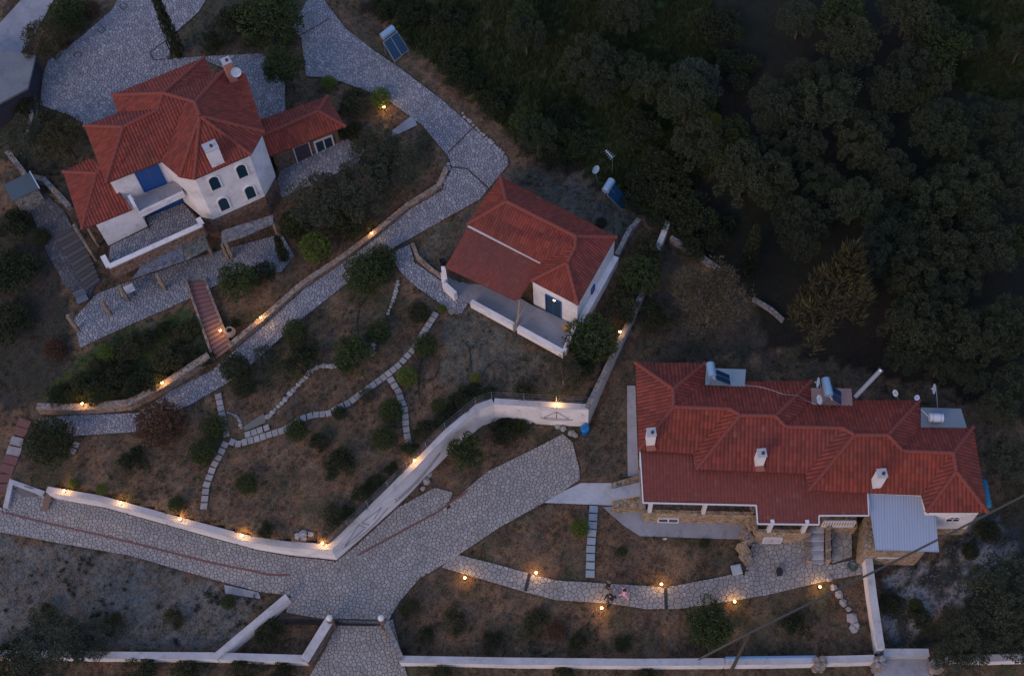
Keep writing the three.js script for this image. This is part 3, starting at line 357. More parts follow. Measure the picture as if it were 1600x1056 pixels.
function capLine(a, b, r = 0.12) { const d = b.clone().sub(a), L = d.length(), n = Math.max(1, Math.round(L / 0.4)); d.normalize(); const sx = V3(-d.z, 0, d.x).normalize(), up = sx.clone().cross(d).normalize(); if (up.y < 0) up.negate(); const pos = [], ix = [];
  for (let k = 0; k < n; k++) { const base = pos.length / 3; for (const [t, rr, lift] of [[k / n, r * 1.12, 0.055], [(k + 1.08) / n, r * 0.95, 0.04]]) for (let q = 0; q <= 6; q++) { const an = Math.PI * q / 6, p = a.clone().addScaledVector(d, Math.min(1, t) * L).addScaledVector(sx, Math.cos(an) * rr).addScaledVector(up, Math.sin(an) * rr + lift - 0.02); pos.push(p.x, p.y, p.z); } for (let q = 0; q < 6; q++) ix.push(base + q, base + q + 1, base + q + 8, base + q, base + q + 8, base + q + 7); }
  return geo(pos, ix); }
function tiledRoof(root, V, faces, caps, opt) { const roof = new THREE.Group(); roof.name = 'roof'; root.add(roof); faces.forEach((f, i) => { const m = mesh('tile_slope', rel(roofFace(f.map(k => V[k]), opt), root), MAT.tile[i % 3], roof); m.userData.kind = 'stuff'; }); for (const [a, b] of caps) mesh('ridge_cap', rel(capLine(V[a], V[b]), root), MAT.ridge, roof); return roof; }
const pts = t => { const o = {}; for (const k in t) o[k] = survey(...t[k]); return o; };
const at2 = (A, B, s, y) => V3(A.x + (B.x - A.x) * s, y, A.z + (B.z - A.z) * s);
// opening on a wall between plan points A and B: metres along, sill and head heights
function opening(root, name, A, B, s, w, y0, y1, o = {}) { const d = V3(B.x - A.x, 0, B.z - A.z).normalize(); let n = V3(-d.z, 0, d.x); if (n.dot(EYE.clone().sub(A)) < 0) n.negate(); const c = V3(A.x + d.x * s, (y0 + y1) / 2, A.z + d.z * s).addScaledVector(n, 0.02), ry = Math.atan2(-d.z, d.x), h = y1 - y0, gg = new THREE.Group(); gg.name = name; gg.position.copy(c).sub(root.position); gg.rotation.y = ry; root.add(gg);
  const f = o.f ?? 0.07, flip = n.dot(V3(-d.z, 0, d.x)) > 0 ? -1 : 1, z = 0.03 * (V3(Math.sin(ry), 0, Math.cos(ry)).dot(n) > 0 ? 1 : -1);
  if (o.arch) { const sh = new THREE.Shape(); const out = (k, q) => { q.moveTo(-w / 2 - k, -h / 2 - k * 0.6); q.lineTo(w / 2 + k, -h / 2 - k * 0.6); q.lineTo(w / 2 + k, h / 2 - w / 2); q.absarc(0, h / 2 - w / 2, w / 2 + k, 0, Math.PI, false); q.lineTo(-w / 2 - k, -h / 2 - k * 0.6); }; out(0.1, sh); const ho = new THREE.Path(); out(0, ho); sh.holes.push(ho); const fr = new THREE.ExtrudeGeometry(sh, { depth: 0.08, bevelEnabled: false, curveSegments: 10 }).translate(0, 0, -0.04); mesh('frame', fr, o.frameMat || MAT.white, gg); const ps = new THREE.Shape(); out(0, ps); const bl = new THREE.ShapeGeometry(ps, 10); if (z < 0) bl.rotateY(Math.PI); mesh('pane', bl.translate(0, 0, z * 0.2), MAT.glass, gg); if (!o.bare) mesh('sash', merge([box(0.05, h, 0.03, 0, -0.02, z * 0.5), box(w, 0.05, 0.03, 0, h * 0.1, z * 0.5)]), o.sash || MAT.blue, gg); }
  else { mesh('frame', merge([box(w + 2 * f, f, 0.12, 0, h / 2 + f / 2, z * 0.4), box(w + 2 * f, f, 0.12, 0, -h / 2 - f / 2, z * 0.4), box(f, h, 0.12, -w / 2 - f / 2, 0, z * 0.4), box(f, h, 0.12, w / 2 + f / 2, 0, z * 0.4)]), o.frameMat || MAT.blue, gg); const leaves = o.leaves ?? 2; for (let k = 0; k < leaves; k++) { const lw = w / leaves - 0.03; mesh(o.solid ? 'leaf' : 'pane', box(lw, h - 0.02, 0.04, -w / 2 + (k + 0.5) * w / leaves, 0, z * (o.solid ? 1 : 0.3)), o.solid ? (o.leafMat || MAT.blue) : MAT.glass, gg); if (o.solid) continue; if (k) mesh('mullion', box(0.08, h, 0.07, -w / 2 + k * w / leaves, 0, z * 0.6), o.frameMat || MAT.blue, gg); } }
  return gg; }
function chimney(root, p, w, d, h, turn, o = {}) { const c = new THREE.Group(); c.name = 'chimney'; c.position.copy(p).sub(root.position); c.rotation.y = turn; root.add(c); mesh('stack', worldUV(box(w, h + 0.8, d, 0, h / 2 - 0.4, 0)), o.mat || MAT.white, c); mesh('crown', worldUV(box(w + 0.06, 0.07, d + 0.06, 0, h + 0.037, 0)), MAT.coping, c); mesh('pot', new THREE.CylinderGeometry(0.08, 0.1, 0.16, 10).translate(0.05, h + 0.15, 0.05), MAT.iron, c); if (o.apron) mesh('apron', box(w + 0.05, 0.05, 0.35, 0, -0.02 + (o.ay || 0), d / 2 + 0.17), M(0.33, 0.12, 0.075), c); return c; }

// ================================================================ long stone house on the right
{
  const E = 6.6, V = pts({ a0: [993,567,E], a1: [1102,568,E], v1: [1103,597,E], n1: [1268,596,E], n2: [1269,626,E], n3: [1437,626,E], n4: [1440,666,E], n5: [1521,668,E], se: [1544,801,E], sw: [1448,801,E], k: [1440,774,E], s8: [1264,767,E], vv2: [1259,741,E], s4: [1088,734,E], vv1: [1084,710,E], a2: [998,704,E],
    R1: [1052,608,7.9], R2: [1053,636,7.95], R3: [1140,639,7.95], R4: [1157,649,8.15], R5: [1212,650,8.15], R6: [1228,667,7.9], R7: [1317,669,7.9], R8: [1336,680,8.1], R9: [1388,680,8.1], R10: [1411,705,7.85], R11: [1490,708,7.9], R12: [1495,737,7.85] });
  const root = thing('long_house', 'long red-roofed stone house with staggered hips and three chimneys', 'house', V.a2.clone().setY(1));
  const ring = ['a0', 'a1', 'v1', 'n1', 'n2', 'n3', 'n4', 'n5', 'se', 'sw', 'k', 's8', 'vv2', 's4', 'vv1', 'a2'].map(k => V[k]), foot = offsetPoly(ring, 0.25);
  mesh('wall', rel(prism(foot, 2.2, E * LV - 0.02), root), MAT.white, root);
  mesh('plinth', rel(prism(offsetPoly(ring, 0.21), 0.2, 2.2), root), MAT.stone, root);
  tiledRoof(root, V, [['a2', 'vv1', 'R3', 'R2'], ['a2', 'a0', 'R1', 'R2'], ['a0', 'a1', 'R1'], ['a1', 'v1', 'R2', 'R1'], ['v1', 'n1', 'R5', 'R4', 'R3', 'R2'], ['n1', 'n2', 'R6', 'R5'], ['n2', 'n3', 'R9', 'R8', 'R7', 'R6'], ['n3', 'n4', 'R10', 'R9'], ['n4', 'n5', 'R11', 'R10'], ['n5', 'se', 'R12', 'R11'], ['sw', 'se', 'R12'], ['k', 'sw', 'R12', 'R11'], ['s8', 'k', 'R11', 'R10', 'R9', 'R8'], ['vv2', 's8', 'R8', 'R7'], ['s4', 'vv2', 'R7', 'R6', 'R5', 'R4'], ['vv1', 's4', 'R4', 'R3']],
    [['a0', 'R1'], ['a1', 'R1'], ['R1', 'R2'], ['a2', 'R2'], ['R2', 'R3'], ['R3', 'R4'], ['s4', 'R4'], ['R4', 'R5'], ['R5', 'R6'], ['n1', 'R5'], ['R6', 'R7'], ['R7', 'R8'], ['s8', 'R8'], ['R8', 'R9'], ['R9', 'R10'], ['n3', 'R9'], ['R10', 'R11'], ['n5', 'R11'], ['R11', 'R12'], ['se', 'R12'], ['sw', 'R12']]);
  // lean-to porch roof
  const pe = v => 6.4 - 0.0066 * (v - 704), por = [[1005,786],[1182,790],[1184,819],[1280,820],[1280,806],[1358,806],[1356,768],[1262,766],[1258,741],[1087,733],[1083,709],[1000,703]].map(([u, v]) => survey(u, v, pe(v)));
  const pr = new THREE.Group(); pr.name = 'porch_roof'; root.add(pr);
  mesh('tile_slope', rel(roofFace([por[2], por[3], ...por.slice(4), por[0], por[1]], { w: 0.2, course: 0.26, amp: 0.022, step: 0.02, vary: 0.1 }), root), MAT.flatTile, pr).userData.kind = 'stuff';
  const lift = p => p.clone().add(V3(0, 0.03, 0)); mesh('gutter', rel(merge([[11, 0], [0, 1], [1, 2], [2, 3], [3, 4], [4, 5], [5, 6]].map(([a, b]) => beam(lift(por[a]), lift(por[b]), 0.07, 0.1))), root), MAT.gutter, pr);
  const base = offsetPoly(por.map(p => p.clone()), 0.16), fl = 3.0 * LV;
  mesh('porch_base', rel(prism(base, 0.2, fl), root), MAT.stone, root);
  const par = (i, j) => { const a = base[i], b = base[j], d = b.clone().sub(a).setY(0).normalize(), n = V3(-d.z, 0, d.x).multiplyScalar(0.11); const g = beam(a.clone().setY(fl + 0.33), b.clone().setY(fl + 0.33), 0.22, 0.66); return g; };
  mesh('porch_parapet', rel(worldUV(merge([par(0, 1), par(2, 3), par(11, 0), par(1, 2)])), root), MAT.stone, root);
  for (const [i, j, s] of [[0, 1, 0.05], [0, 1, 0.535], [2, 3, 0.22], [2, 3, 0.84]]) { const q = at2(base[i], base[j], s, fl + 0.66); mesh('column', rel(box(0.22, 5.75 * LV - fl - 0.66, 0.22, q.x, (fl + 0.66 + 5.75 * LV) / 2, q.z), root), MAT.gutter, root); }
  // white railing on the right of the porch
  { const a = at2(base[4], base[5], 0.25, fl), b = at2(base[4], base[5], 0.9, fl), rail = new THREE.Group(); rail.name = 'railing'; root.add(rail); mesh('rail', rel(merge([beam(a.clone().setY(fl + 0.95), b.clone().setY(fl + 0.95), 0.1, 0.08), beam(a.clone().setY(fl + 0.12), b.clone().setY(fl + 0.12), 0.1, 0.08)]), root), MAT.gutter, rail); for (let k = 0; k <= 12; k++) { const q = a.clone().lerp(b, k / 12); mesh('baluster', rel(box(0.07, 0.8, 0.07, q.x, fl + 0.53, q.z), root), MAT.gutter, rail); } }
  // ground-floor windows in the porch base
  const L01 = base[0].distanceTo(base[1]); opening(root, 'window', base[0], base[1], L01 * 0.235, 1.15, 1.55, 2.1, { frameMat: MAT.gutter, leaves: 2 });
  const L23 = Math.hypot(base[3].x - base[2].x, base[3].z - base[2].z); opening(root, 'window', base[2], base[3], L23 * 0.36, 1.0, 1.25, 2.05, { frameMat: MAT.gutter, solid: true, leafMat: MAT.paleConcrete, leaves: 2 });
  const lampy = at2(base[0], base[1], 0.08, 1.6);
  // stairs up to the porch
  { const st = new THREE.Group(); st.name = 'stairs'; root.add(st); const b = survey(1276,881,1.15), t = survey(1277,812,2.95), n = 10, d = t.clone().sub(b).setY(0), len = d.length(); d.normalize(); const ry = Math.atan2(d.x, d.z); for (let k = 0; k < n; k++) { const q = b.clone().addScaledVector(d, (k + 0.5) * len / n), y1 = b.y + (k + 1) * (t.y - b.y) / n; mesh('step', worldUV(rel(box(0.86, y1 - 0.2, len / n - 0.006, 0, 0, 0, ry).translate(q.x, (y1 + 0.2) / 2, q.z), root)), k % 2 ? MAT.paleConcrete : MAT.concrete, st); }
    const cheek = (u, k) => { const p = survey(u + 1,880,1.15), q = survey(u,815,2.95); mesh('side_wall', rel(worldUV(merge([0, 1, 2, 3].map(i => { const c = p.clone().lerp(q, (i + 0.5) / 4); return box(0.26, 0.9 + i * 0.42 + k, p.clone().setY(0).distanceTo(q.clone().setY(0)) / 4 - 0.01, 0, 0, 0, ry).translate(c.x, 0.45 + (0.9 + i * 0.42 + k) / 2, c.z); }))), root), MAT.sandWall, st); }; cheek(1293, 0.25); cheek(1262, 0.1); }
  // garage block with corrugated sheet roof
  const cp = [[1369,859,4.5],[1467,862,4.5],[1461,801,5.35],[1448,799,5.4],[1441,774,5.75],[1357,771,5.8]].map(q => survey(...q));
  mesh('garage_wall', rel(prism([survey(1352,858,4.3), survey(1448,860,4.3), survey(1446,800,4.3), survey(1356,800,4.3)], 0.2, 4.25 * LV), root), MAT.stone, root);
  const cr = new THREE.Group(); cr.name = 'sheet_roof'; root.add(cr); mesh('corrugated_sheet', rel(roofFace([cp[0], cp[1], cp[2], cp[3], cp[4], cp[5]], { w: 0.16, amp: 0.018, course: 1.6, step: 0.006 }), root), MAT.sheet, cr);
  mesh('edge_flashing', rel(merge([[0, 1], [1, 2], [5, 0]].map(([a, b]) => beam(cp[a], cp[b], 0.05, 0.08))), root), MAT.greyMetal, cr);
  // white east gable room and its stone base
  const e0 = foot[9], e1 = foot[8]; opening(root, 'window', e0, e1, Math.hypot(e1.x - e0.x, e1.z - e0.z) * 0.6, 0.75, 3.55, 4.3, { arch: true, sash: MAT.gutter });
  mesh('window_lintel', rel(beam(survey(1372,871,2.6), survey(1405,871,2.6), 0.1, 0.14), root), MAT.gutter, root);
  // chimneys
  chimney(root, survey(1016,690,7.0), 0.5, 0.5, 1.35, 0, { apron: true }); chimney(root, survey(1186,722,7.0), 0.48, 0.48, 1.35, 0, { apron: true }); chimney(root, survey(1370,755,7.0), 0.5, 0.5, 1.5, 0);
  // flat concrete service boxes behind the ridge
  const b1 = [[1102,601,6.9],[1164,604,6.9],[1166,577,6.9],[1104,575,6.9]].map(q => survey(...q)); mesh('roof_box', rel(prism(b1, 3, 6.9 * LV), root), M(0.2, 0.27, 0.31), root);
  const b2 = [[1269,632,6.9],[1333,634,6.9],[1331,607,6.9],[1268,606,6.9]].map(q => survey(...q)); mesh('roof_box', rel(prism(b2, 3, 6.9 * LV), root), M(0.26, 0.17, 0.16), root);
  const b3 = [[1440,667,6.8],[1512,668,6.8],[1503,638,6.8],[1440,636,6.8]].map(q => survey(...q)); mesh('roof_box', rel(prism(b3, 3, 6.75 * LV), root), M(0.16, 0.2, 0.23), root);
  // stone entrance ramp block on the left
  const rb = thing('entrance_block', 'stone block with pale slab top at the left end of the long house', 'stair block', survey(956,785,1.8)); const rp = [[956,765,2.9],[1002,752,3.1],[1003,772,3.1],[957,781,2.9]].map(q => survey(...q)); mesh('slab', rel(worldUV(prism(rp, 2.3, 2.55)), rb), MAT.paleConcrete, rb); mesh('stone_base', rel(prism([[957,755,2.6],[1002,742,2.6],[1004,795,2.2],[957,799,2.2]].map(q => survey(...q)), 0.8, 2.298), rb), MAT.stone, rb);
  const sw = thing('stone_stair_wall', 'rough stone wall stepping down to the footpath left of the stairs', 'wall', survey(1160,870,1.2)); [[1180,800,1.6,2.2],[1174,815,1.5,1.9],[1170,830,1.4,1.6],[1165,846,1.3,1.2],[1160,862,1.2,0.8],[1165,874,1.1,0.5]].forEach(([u, v, e, h], i) => { const p = survey(u, v, e); mesh('stone_block', rel(worldUV(box(0.5, h + 0.4, 0.72, p.x, p.y + h / 2 - 0.2, p.z, 0.1 * i)), sw), i % 2 ? MAT.sandWall : MAT.stone, sw); });
}
// ================================================================ middle house
{
  const E = 9.05, r = 10.6, V = pts({ m1: [782,276,E], m2: [730,351,E], m3: [963,371,E], g: [845,411,E], wl: [830,439,E], ws: [903,477,E], K1: [791,315,r], K2: [900,370,r], K3: [899,386,r], K4: [886,411,r - 0.1] });
  const root = thing('middle_house', 'single-storey white house with red hipped roof in the middle', 'house', survey(830,480,5.7));
  const ring = [V.m1, V.m3, V.ws, V.wl, V.g, V.m2], foot = offsetPoly(ring, 0.07); mesh('wall', rel(prism(foot, 3.2, E * LV - 0.02), root), MAT.white, root);
  tiledRoof(root, V, [['m1', 'm2', 'K1'], ['m1', 'm3', 'K2', 'K1'], ['m2', 'g', 'K3', 'K2', 'K1'], ['g', 'wl', 'K4', 'K3'], ['wl', 'ws', 'K4'], ['m3', 'ws', 'K4', 'K3', 'K2']], [['m1', 'K1'], ['m2', 'K1'], ['K1', 'K2'], ['m3', 'K2'], ['K2', 'K3'], ['K3', 'K4'], ['wl', 'K4'], ['ws', 'K4']], { w: 0.2 });
  const po = [[694,418,8.1],[806,470,8.1],[813,467,8.15],[830,440,8.85],[845,412,8.9],[731,354,8.9]].map(q => survey(...q)); const pr = new THREE.Group(); pr.name = 'porch_roof'; root.add(pr); mesh('tile_slope', rel(roofFace(po, { w: 0.2, course: 0.26, amp: 0.022, step: 0.02, vary: 0.1 }), root), MAT.flatTile, pr).userData.kind = 'stuff'; mesh('gutter', rel(beam(po[5].clone().add(V3(0, 0.08, 0)), po[4].clone().add(V3(0, 0.08, 0)), 0.11, 0.09), root), MAT.gutter, pr);
  const fl = 5.75, ter = [[690,442],[712,462],[735,474],[806,512],[880,552],[899,508],[830,476],[745,425],[700,420]].map(([u, v]) => survey(u, v, fl)); mesh('terrace_floor', rel(prism(ter, 3.5, fl * LV), root), MAT.concrete, root);
  const pw = (list, h) => { for (let i = 0; i < list.length - 1; i++) { const a = survey(...list[i], fl), b = survey(...list[i + 1], fl); mesh('parapet', rel(worldUV(beam(a.clone().setY(fl * LV - 0.2 + (h + 0.2) / 2), b.clone().setY(fl * LV - 0.2 + (h + 0.2) / 2), 0.26, h + 0.2)), root), MAT.white, root); } };
  pw([[737,476],[803,512]], 0.5); pw([[810,516],[881,555]], 0.5); pw([[882,553],[900,510]], 0.52); pw([[693,436],[695,452],[713,468]], 0.85);
  for (const [u, v] of [[697,444],[747,484],[800,510]].slice(0, 1)) { const p = survey(u, v, fl); mesh('porch_post', rel(box(0.28, 8.1 * LV - fl * LV, 0.28, p.x, (8.1 + fl) / 2 * LV, p.z), root), MAT.white, root); }
  const s0 = foot[3], s1 = foot[2], L = Math.hypot(s1.x - s0.x, s1.z - s0.z); opening(root, 'door', s0, s1, L * 0.47, L * 0.32, fl * LV + 0.04, fl * LV + 2.0, { leaves: 2 });
  const q0 = foot[2], q1 = foot[1]; opening(root, 'window', q0, q1, 2.2, 0.35, 5.9, 6.5, { leaves: 1, f: 0.05 }); mesh('plinth', rel(worldUV(beam(q0.clone().setY(4.9), q1.clone().setY(4.9), 0.75, 1.4)), root), MAT.white, root);
}
// ================================================================ three-storey villa
{
  const E = 13.7, V = pts({ p1: [175,149,E], p2: [319,90,E], rA: [331,117,E], rB: [351,110,E], rC: [384,116,E], t4: [412,206,E], t3: [392,242,E], t2: [303,281,E], t1: [280,277,E], wD: [252,253,E], wC: [165,287,E], wB: [131,197,E], wA: [183,177,E], J1: [255,146,15.5], J2: [304,160,16], J3: [312,182,16.1], V1: [246,172,15.1], Q: [192,199,15], T1: [290,159,15.9],
    x1: [98,269,10.9], x2: [140,248,10.9], x3: [127,360,10.9], x4: [206,328,10.9], Z: [151,271,11.9], Z2: [178,288,12.3], Z3: [160,258,12.2] });
  const root = thing('villa', 'three-storey white villa with tower bay and red hipped roofs', 'house', survey(300,380,5.2));
  const ring = ['p1', 'p2', 'rA', 'rB', 'rC', 't4', 't3', 't2', 't1', 'wD', 'wC', 'wB', 'wA'].map(k => V[k]), foot = offsetPoly(ring, 0.24);
  mesh('wall', rel(prism(foot, 8.1 * LV, E * LV - 0.02), root), MAT.white, root); mesh('stone_storey', rel(prism(offsetPoly(ring, 0.27), 2.5, 8.1 * LV), root), MAT.brownStone, root);
  const o2 = { w: 0.215, course: 0.32 }, F = [['p1', 'p2', 'J1'], ['p1', 'wA', 'V1', 'J1'], ['wB', 'wA', 'V1', 'Q'], ['wB', 'wC', 'Q'], ['wC', 'wD', 'T1', 'J1', 'V1', 'Q'], ['wD', 't1', 'J3', 'J2', 'T1'], ['t1', 't2', 'J3'], ['t2', 't3', 'J3'], ['t3', 't4', 'J3'], ['t4', 'rC', 'rB', 'J2', 'J3'], ['rA', 'rB', 'J2', 'J1'], ['p2', 'rA', 'J1'], ['x1', 'x2', 'Z3', 'Z'], ['x1', 'x3', 'Z'], ['x3', 'x4', 'Z2', 'Z3', 'Z']];
  tiledRoof(root, V, F, [['p1', 'J1'], ['p2', 'J1'], ['J1', 'J2'], ['J2', 'J3'], ['rB', 'J2'], ['wB', 'Q'], ['wC', 'Q'], ['Q', 'V1'], ['V1', 'J1'], ['t1', 'J3'], ['t2', 'J3'], ['t3', 'J3'], ['t4', 'J3'], ['x1', 'Z'], ['x3', 'Z'], ['Z', 'Z3']], o2);
  // west room
  const wr = [[169,384,8.1],[230,354,8.1],[208,290,8.1],[140,320,8.1]].map(q => survey(...q)); mesh('wall', rel(prism(wr, 8.1 * LV, 10.85 * LV), root), MAT.white, root); mesh('stone_storey', rel(prism(wr.map(p => p.clone()), 2.5, 8.098 * LV), root), MAT.brownStone, root);
  mesh('wall_light', rel(merge([beam(survey(178,340,10.3), survey(180,348,9.7), 0.06)]), root), MAT.iron, root);
  for (const [u, v] of [[140,392],[146,372]]) { const p = survey(u, v, 7.2); mesh('verandah_post', rel(rod(p.clone().setY(4.2), p.clone().setY(10.8 * LV), 0.1, 0.1, 8), root), MAT.sandWall, root); }
  // lower balcony
  const A = survey(169,417,9.1), B = survey(315,351,9.1), Bi = survey(306,336,8.1), Ai = survey(160,400,9.1), wl0 = foot[10], wl1 = foot[9], slab = [A, B, Bi, at2(wl0, wl1, 1.0, 0), at2(wl0, wl1, 0.3, 0), survey(224,340,8.1), survey(230,354,8.1), survey(169,384,8.1), Ai]; mesh('balcony_floor', rel(prism(slab, 7.75 * LV, 8.12 * LV), root), MAT.iron, root);
  const pz = (a, b, h) => { mesh('balcony_parapet', rel(worldUV(beam(a.clone().setY(8.12 * LV + h / 2 - 0.2), b.clone().setY(8.12 * LV + h / 2 - 0.2), 0.2, h + 0.4)), root), MAT.brownStone, root); return mesh('parapet_coping', rel(worldUV(beam(a.clone().setY(8.12 * LV + h + 0.06), b.clone().setY(8.12 * LV + h + 0.06), 0.34, 0.1)), root), MAT.white, root); }; pz(A, B, 0.8); pz(A, Ai, 0.79); pz(B, survey(309,341,9.1), 0.79);
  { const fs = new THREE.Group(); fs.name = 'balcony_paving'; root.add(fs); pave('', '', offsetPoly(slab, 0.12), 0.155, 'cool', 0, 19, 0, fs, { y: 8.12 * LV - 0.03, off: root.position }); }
  // upper balcony slab, beam and doors
  const u0 = survey(206,315,11), u1 = survey(279,281,11), u2 = survey(286,300,11), u3 = survey(216,333,11); mesh('balcony_floor', rel(prism([u0, u1, u2, u3], 10.6 * LV, 11 * LV), root), MAT.concrete, root); mesh('balcony_beam', rel(worldUV(beam(u3.clone().setY(10.82 * LV), u2.clone().setY(10.82 * LV), 0.2, 0.42)), root), MAT.white, root);
  mesh('balcony_parapet', rel(worldUV(beam(u0.clone().setY(11.4 * LV), u3.clone().setY(11.4 * LV), 0.2, 0.75)), root), MAT.white, root);
  const d0 = foot[10], d1 = foot[9], DL = Math.hypot(d1.x - d0.x, d1.z - d0.z); opening(root, 'balcony_door', d0, d1, DL * 0.66, 1.45, 11.02 * LV, 13.35 * LV, { solid: true, leaves: 2 }); opening(root, 'terrace_door', d0, d1, DL * 0.72, 2.7, 8.2 * LV, 10.3 * LV, { solid: true, leaves: 4 });
  // arched tower windows
  const f0 = foot[7], f1 = foot[6], FL = Math.hypot(f1.x - f0.x, f1.z - f0.z); for (const [s, y] of [[0.27, 11.35], [0.78, 11.35], [0.27, 8.6], [0.78, 8.6]]) opening(root, 'window', f0, f1, FL * s, 0.62, y * LV, y * LV + 1.3, { arch: true, bare: true });
  // chimneys
  chimney(root, survey(334,243,14.6), 0.85, 0.7, 0.9, 0.42, { }); chimney(root, survey(361,118,14.2), 0.55, 0.55, 1.4, 0.42, { mat: M(0.45, 0.2, 0.15) });
  // pergola over the lower terrace
  const pg = thing('pergola', 'pergola with blue-grey sheet cover below the villa balcony', 'pergola', survey(258,453,5.2)); const cov = [[206,436,7.5],[288,408,7.5],[326,388,7.5],[318,362,7.9],[232,398,7.9]].map(q => survey(...q)); const plate = (l, m, n) => { const g = prism(l, 0, 0.05), p = g.attributes.position; for (let i = 0; i < p.count; i++) { let y = l[0].y, best = 1e9; for (const q of l) { const dd = (q.x - p.getX(i)) ** 2 + (q.z - p.getZ(i)) ** 2; if (dd < best) { best = dd; y = q.y; } } p.setY(i, p.getY(i) + y); } g.computeVertexNormals(); mesh(n, rel(g, pg), m, pg); };
  plate([cov[0], cov[1], survey(283,378,7.9), cov[4]], M(0.2, 0.22, 0.27, 0.6, { map: rubbleTex }), 'blue_cover'); plate([survey(289,409,7.48), cov[2], cov[3], survey(284,378,7.88)], M(0.19, 0.19, 0.165, 0.7, { map: rubbleTex }), 'grey_cover');
  for (const [u, v] of [[258,453],[173,493],[331,398],[363,403],[122,517],[200,470]]) { const p = G(u, v); mesh('post', rel(box(0.22, 7.4 * LV - p.y, 0.22, p.x, (7.4 * LV + p.y) / 2, p.z), pg), MAT.sandWall, pg); }
  const ta = thing('sheet_awning', 'grey translucent awning under the villa tower bay', 'awning', survey(390,380,5.2)); { const l = [[346,382,7.3],[383,370,7.3],[427,350,7.3],[426,336,7.7],[346,361,7.7]].map(q => survey(...q)); const g = prism(l, 0, 0.05), p = g.attributes.position; for (let i = 0; i < p.count; i++) { let y = 0, best = 1e9; for (const q of l) { const dd = (q.x - p.getX(i)) ** 2 + (q.z - p.getZ(i)) ** 2; if (dd < best) { best = dd; y = q.y; } } p.setY(i, p.getY(i) + y); } g.computeVertexNormals(); mesh('cover', rel(g, ta), M(0.24, 0.225, 0.23, 0.6, { map: rubbleTex }), ta); for (const k of [0, 2]) { const q = l[k]; mesh('post', rel(box(0.16, q.y - 4, 0.16, q.x, (q.y + 4) / 2, q.z), ta), MAT.sandWall, ta); } }
}
// ================================================================ annex beside the villa
{
  const E = 9.6, V = pts({ s0: [412,249,E], s1: [540,198,E], n1: [511,151,E], n0: [405,188,E], r0: [408,213,10.6], r1: [497,174,10.6] });
  const root = thing('annex', 'low brown annex with red tiled roof beside the villa', 'outbuilding', survey(480,245,7.2)); const foot = offsetPoly([V.s0, V.s1, V.n1, V.n0], 0.5);
  mesh('wall', rel(prism(foot, 4.5, E * LV - 0.02), root), MAT.brownStone, root);
  tiledRoof(root, V, [['s0', 's1', 'r1', 'r0'], ['n0', 'n1', 'r1', 'r0'], ['s1', 'n1', 'r1']], [['r0', 'r1'], ['s1', 'r1'], ['n1', 'r1']], { w: 0.22 });
  const L = Math.hypot(foot[1].x - foot[0].x, foot[1].z - foot[0].z); opening(root, 'window', foot[0], foot[1], L * 0.76, 1.15, 6.1, 7.25, { frameMat: MAT.gutter, f: 0.12 }); opening(root, 'door', foot[0], foot[1], L * 0.43, 1.05, 5.6, 7.6, { frameMat: MAT.gutter, leaves: 1, solid: true, leafMat: M(0.06, 0.05, 0.06) });
}
// neighbour building at the left edge
{
  const pl = [[-60,70],[52,88],[40,136],[-60,190]].map(([u, v]) => survey(u, v, 11)); const root = thing('neighbour_building', 'flat grey-roofed neighbour building at the top left edge', 'building', pl[1].clone().setY(7)); mesh('wall', rel(prism(pl, 5.5, 10.8 * LV), root), M(0.03, 0.03, 0.045), root); mesh('roof_slab', rel(prism(offsetPoly(pl, -0.12), 10.8 * LV + 0.002, 11 * LV), root), M(0.19, 0.2, 0.21, 0.9, { map: plasterTex }), root);
}
// ---------------------------------------------------------------- garden slab paths and rock borders
function slabPath(label, line, w, len, mat2) {
  const q = []; for (let i = 0; i < line.length - 1; i++) { const a = G(...line[i]), b = G(...line[i + 1]), n = Math.max(1, Math.round(a.distanceTo(b) / 0.05)); for (let k = 0; k < n; k++) q.push(a.clone().lerp(b, k / n)); }
  const root = structure('slab_path', label), rnd = rng(line.length * 7 + Math.round(line[0][0])); let acc = len / 2;
  for (let i = 1; i < q.length; i++) { acc += q[i].distanceTo(q[i - 1]); if (acc < len) continue; acc = 0; const d = q[Math.min(q.length - 1, i + 3)].clone().sub(q[Math.max(0, i - 3)]), ry = Math.atan2(d.x, d.z), g = new THREE.BoxGeometry(w * (0.94 + rnd() * 0.08), 0.09, len - 0.045); g.rotateX(-Math.atan2(d.y, Math.hypot(d.x, d.z))); g.rotateY(ry + (rnd() - 0.5) * 0.05); g.translate(q[i].x, H(q[i].x, q[i].z) + 0.05 + rnd() * 0.012, q[i].z); mesh('slab', worldUV(g), mat2[Math.floor(rnd() * mat2.length)], root); }
  return root;
}
const slabMats = [M(0.33, 0.305, 0.295, 0.9, { map: plasterTex }), M(0.3, 0.28, 0.275, 0.9, { map: plasterTex }), M(0.36, 0.33, 0.315, 0.9, { map: plasterTex })];
slabPath('curved garden path of pale slabs from the driveway to the fork', [[340,615],[345,640],[350,665],[354,684]], 0.42, 0.42, slabMats);
slabPath('garden path of slabs running from the fork to the middle house', [[358,690],[372,694],[395,688],[420,680],[445,672],[470,655],[490,649],[512,647],[545,630],[575,608],[600,590],[625,570],[645,548],[662,520],[684,486]], 0.42, 0.4, slabMats);
slabPath('short second row of slabs beside the fork', [[382,681],[400,675],[422,667]], 0.4, 0.4, slabMats);
slabPath('slab path dropping from the fork to the lower wall', [[354,690],[345,708],[333,730],[322,760],[318,795]], 0.42, 0.42, slabMats);
slabPath('slab path curving down to the climbing white wall', [[608,590],[622,612],[632,640],[634,665],[637,688],[645,702]], 0.42, 0.42, slabMats);
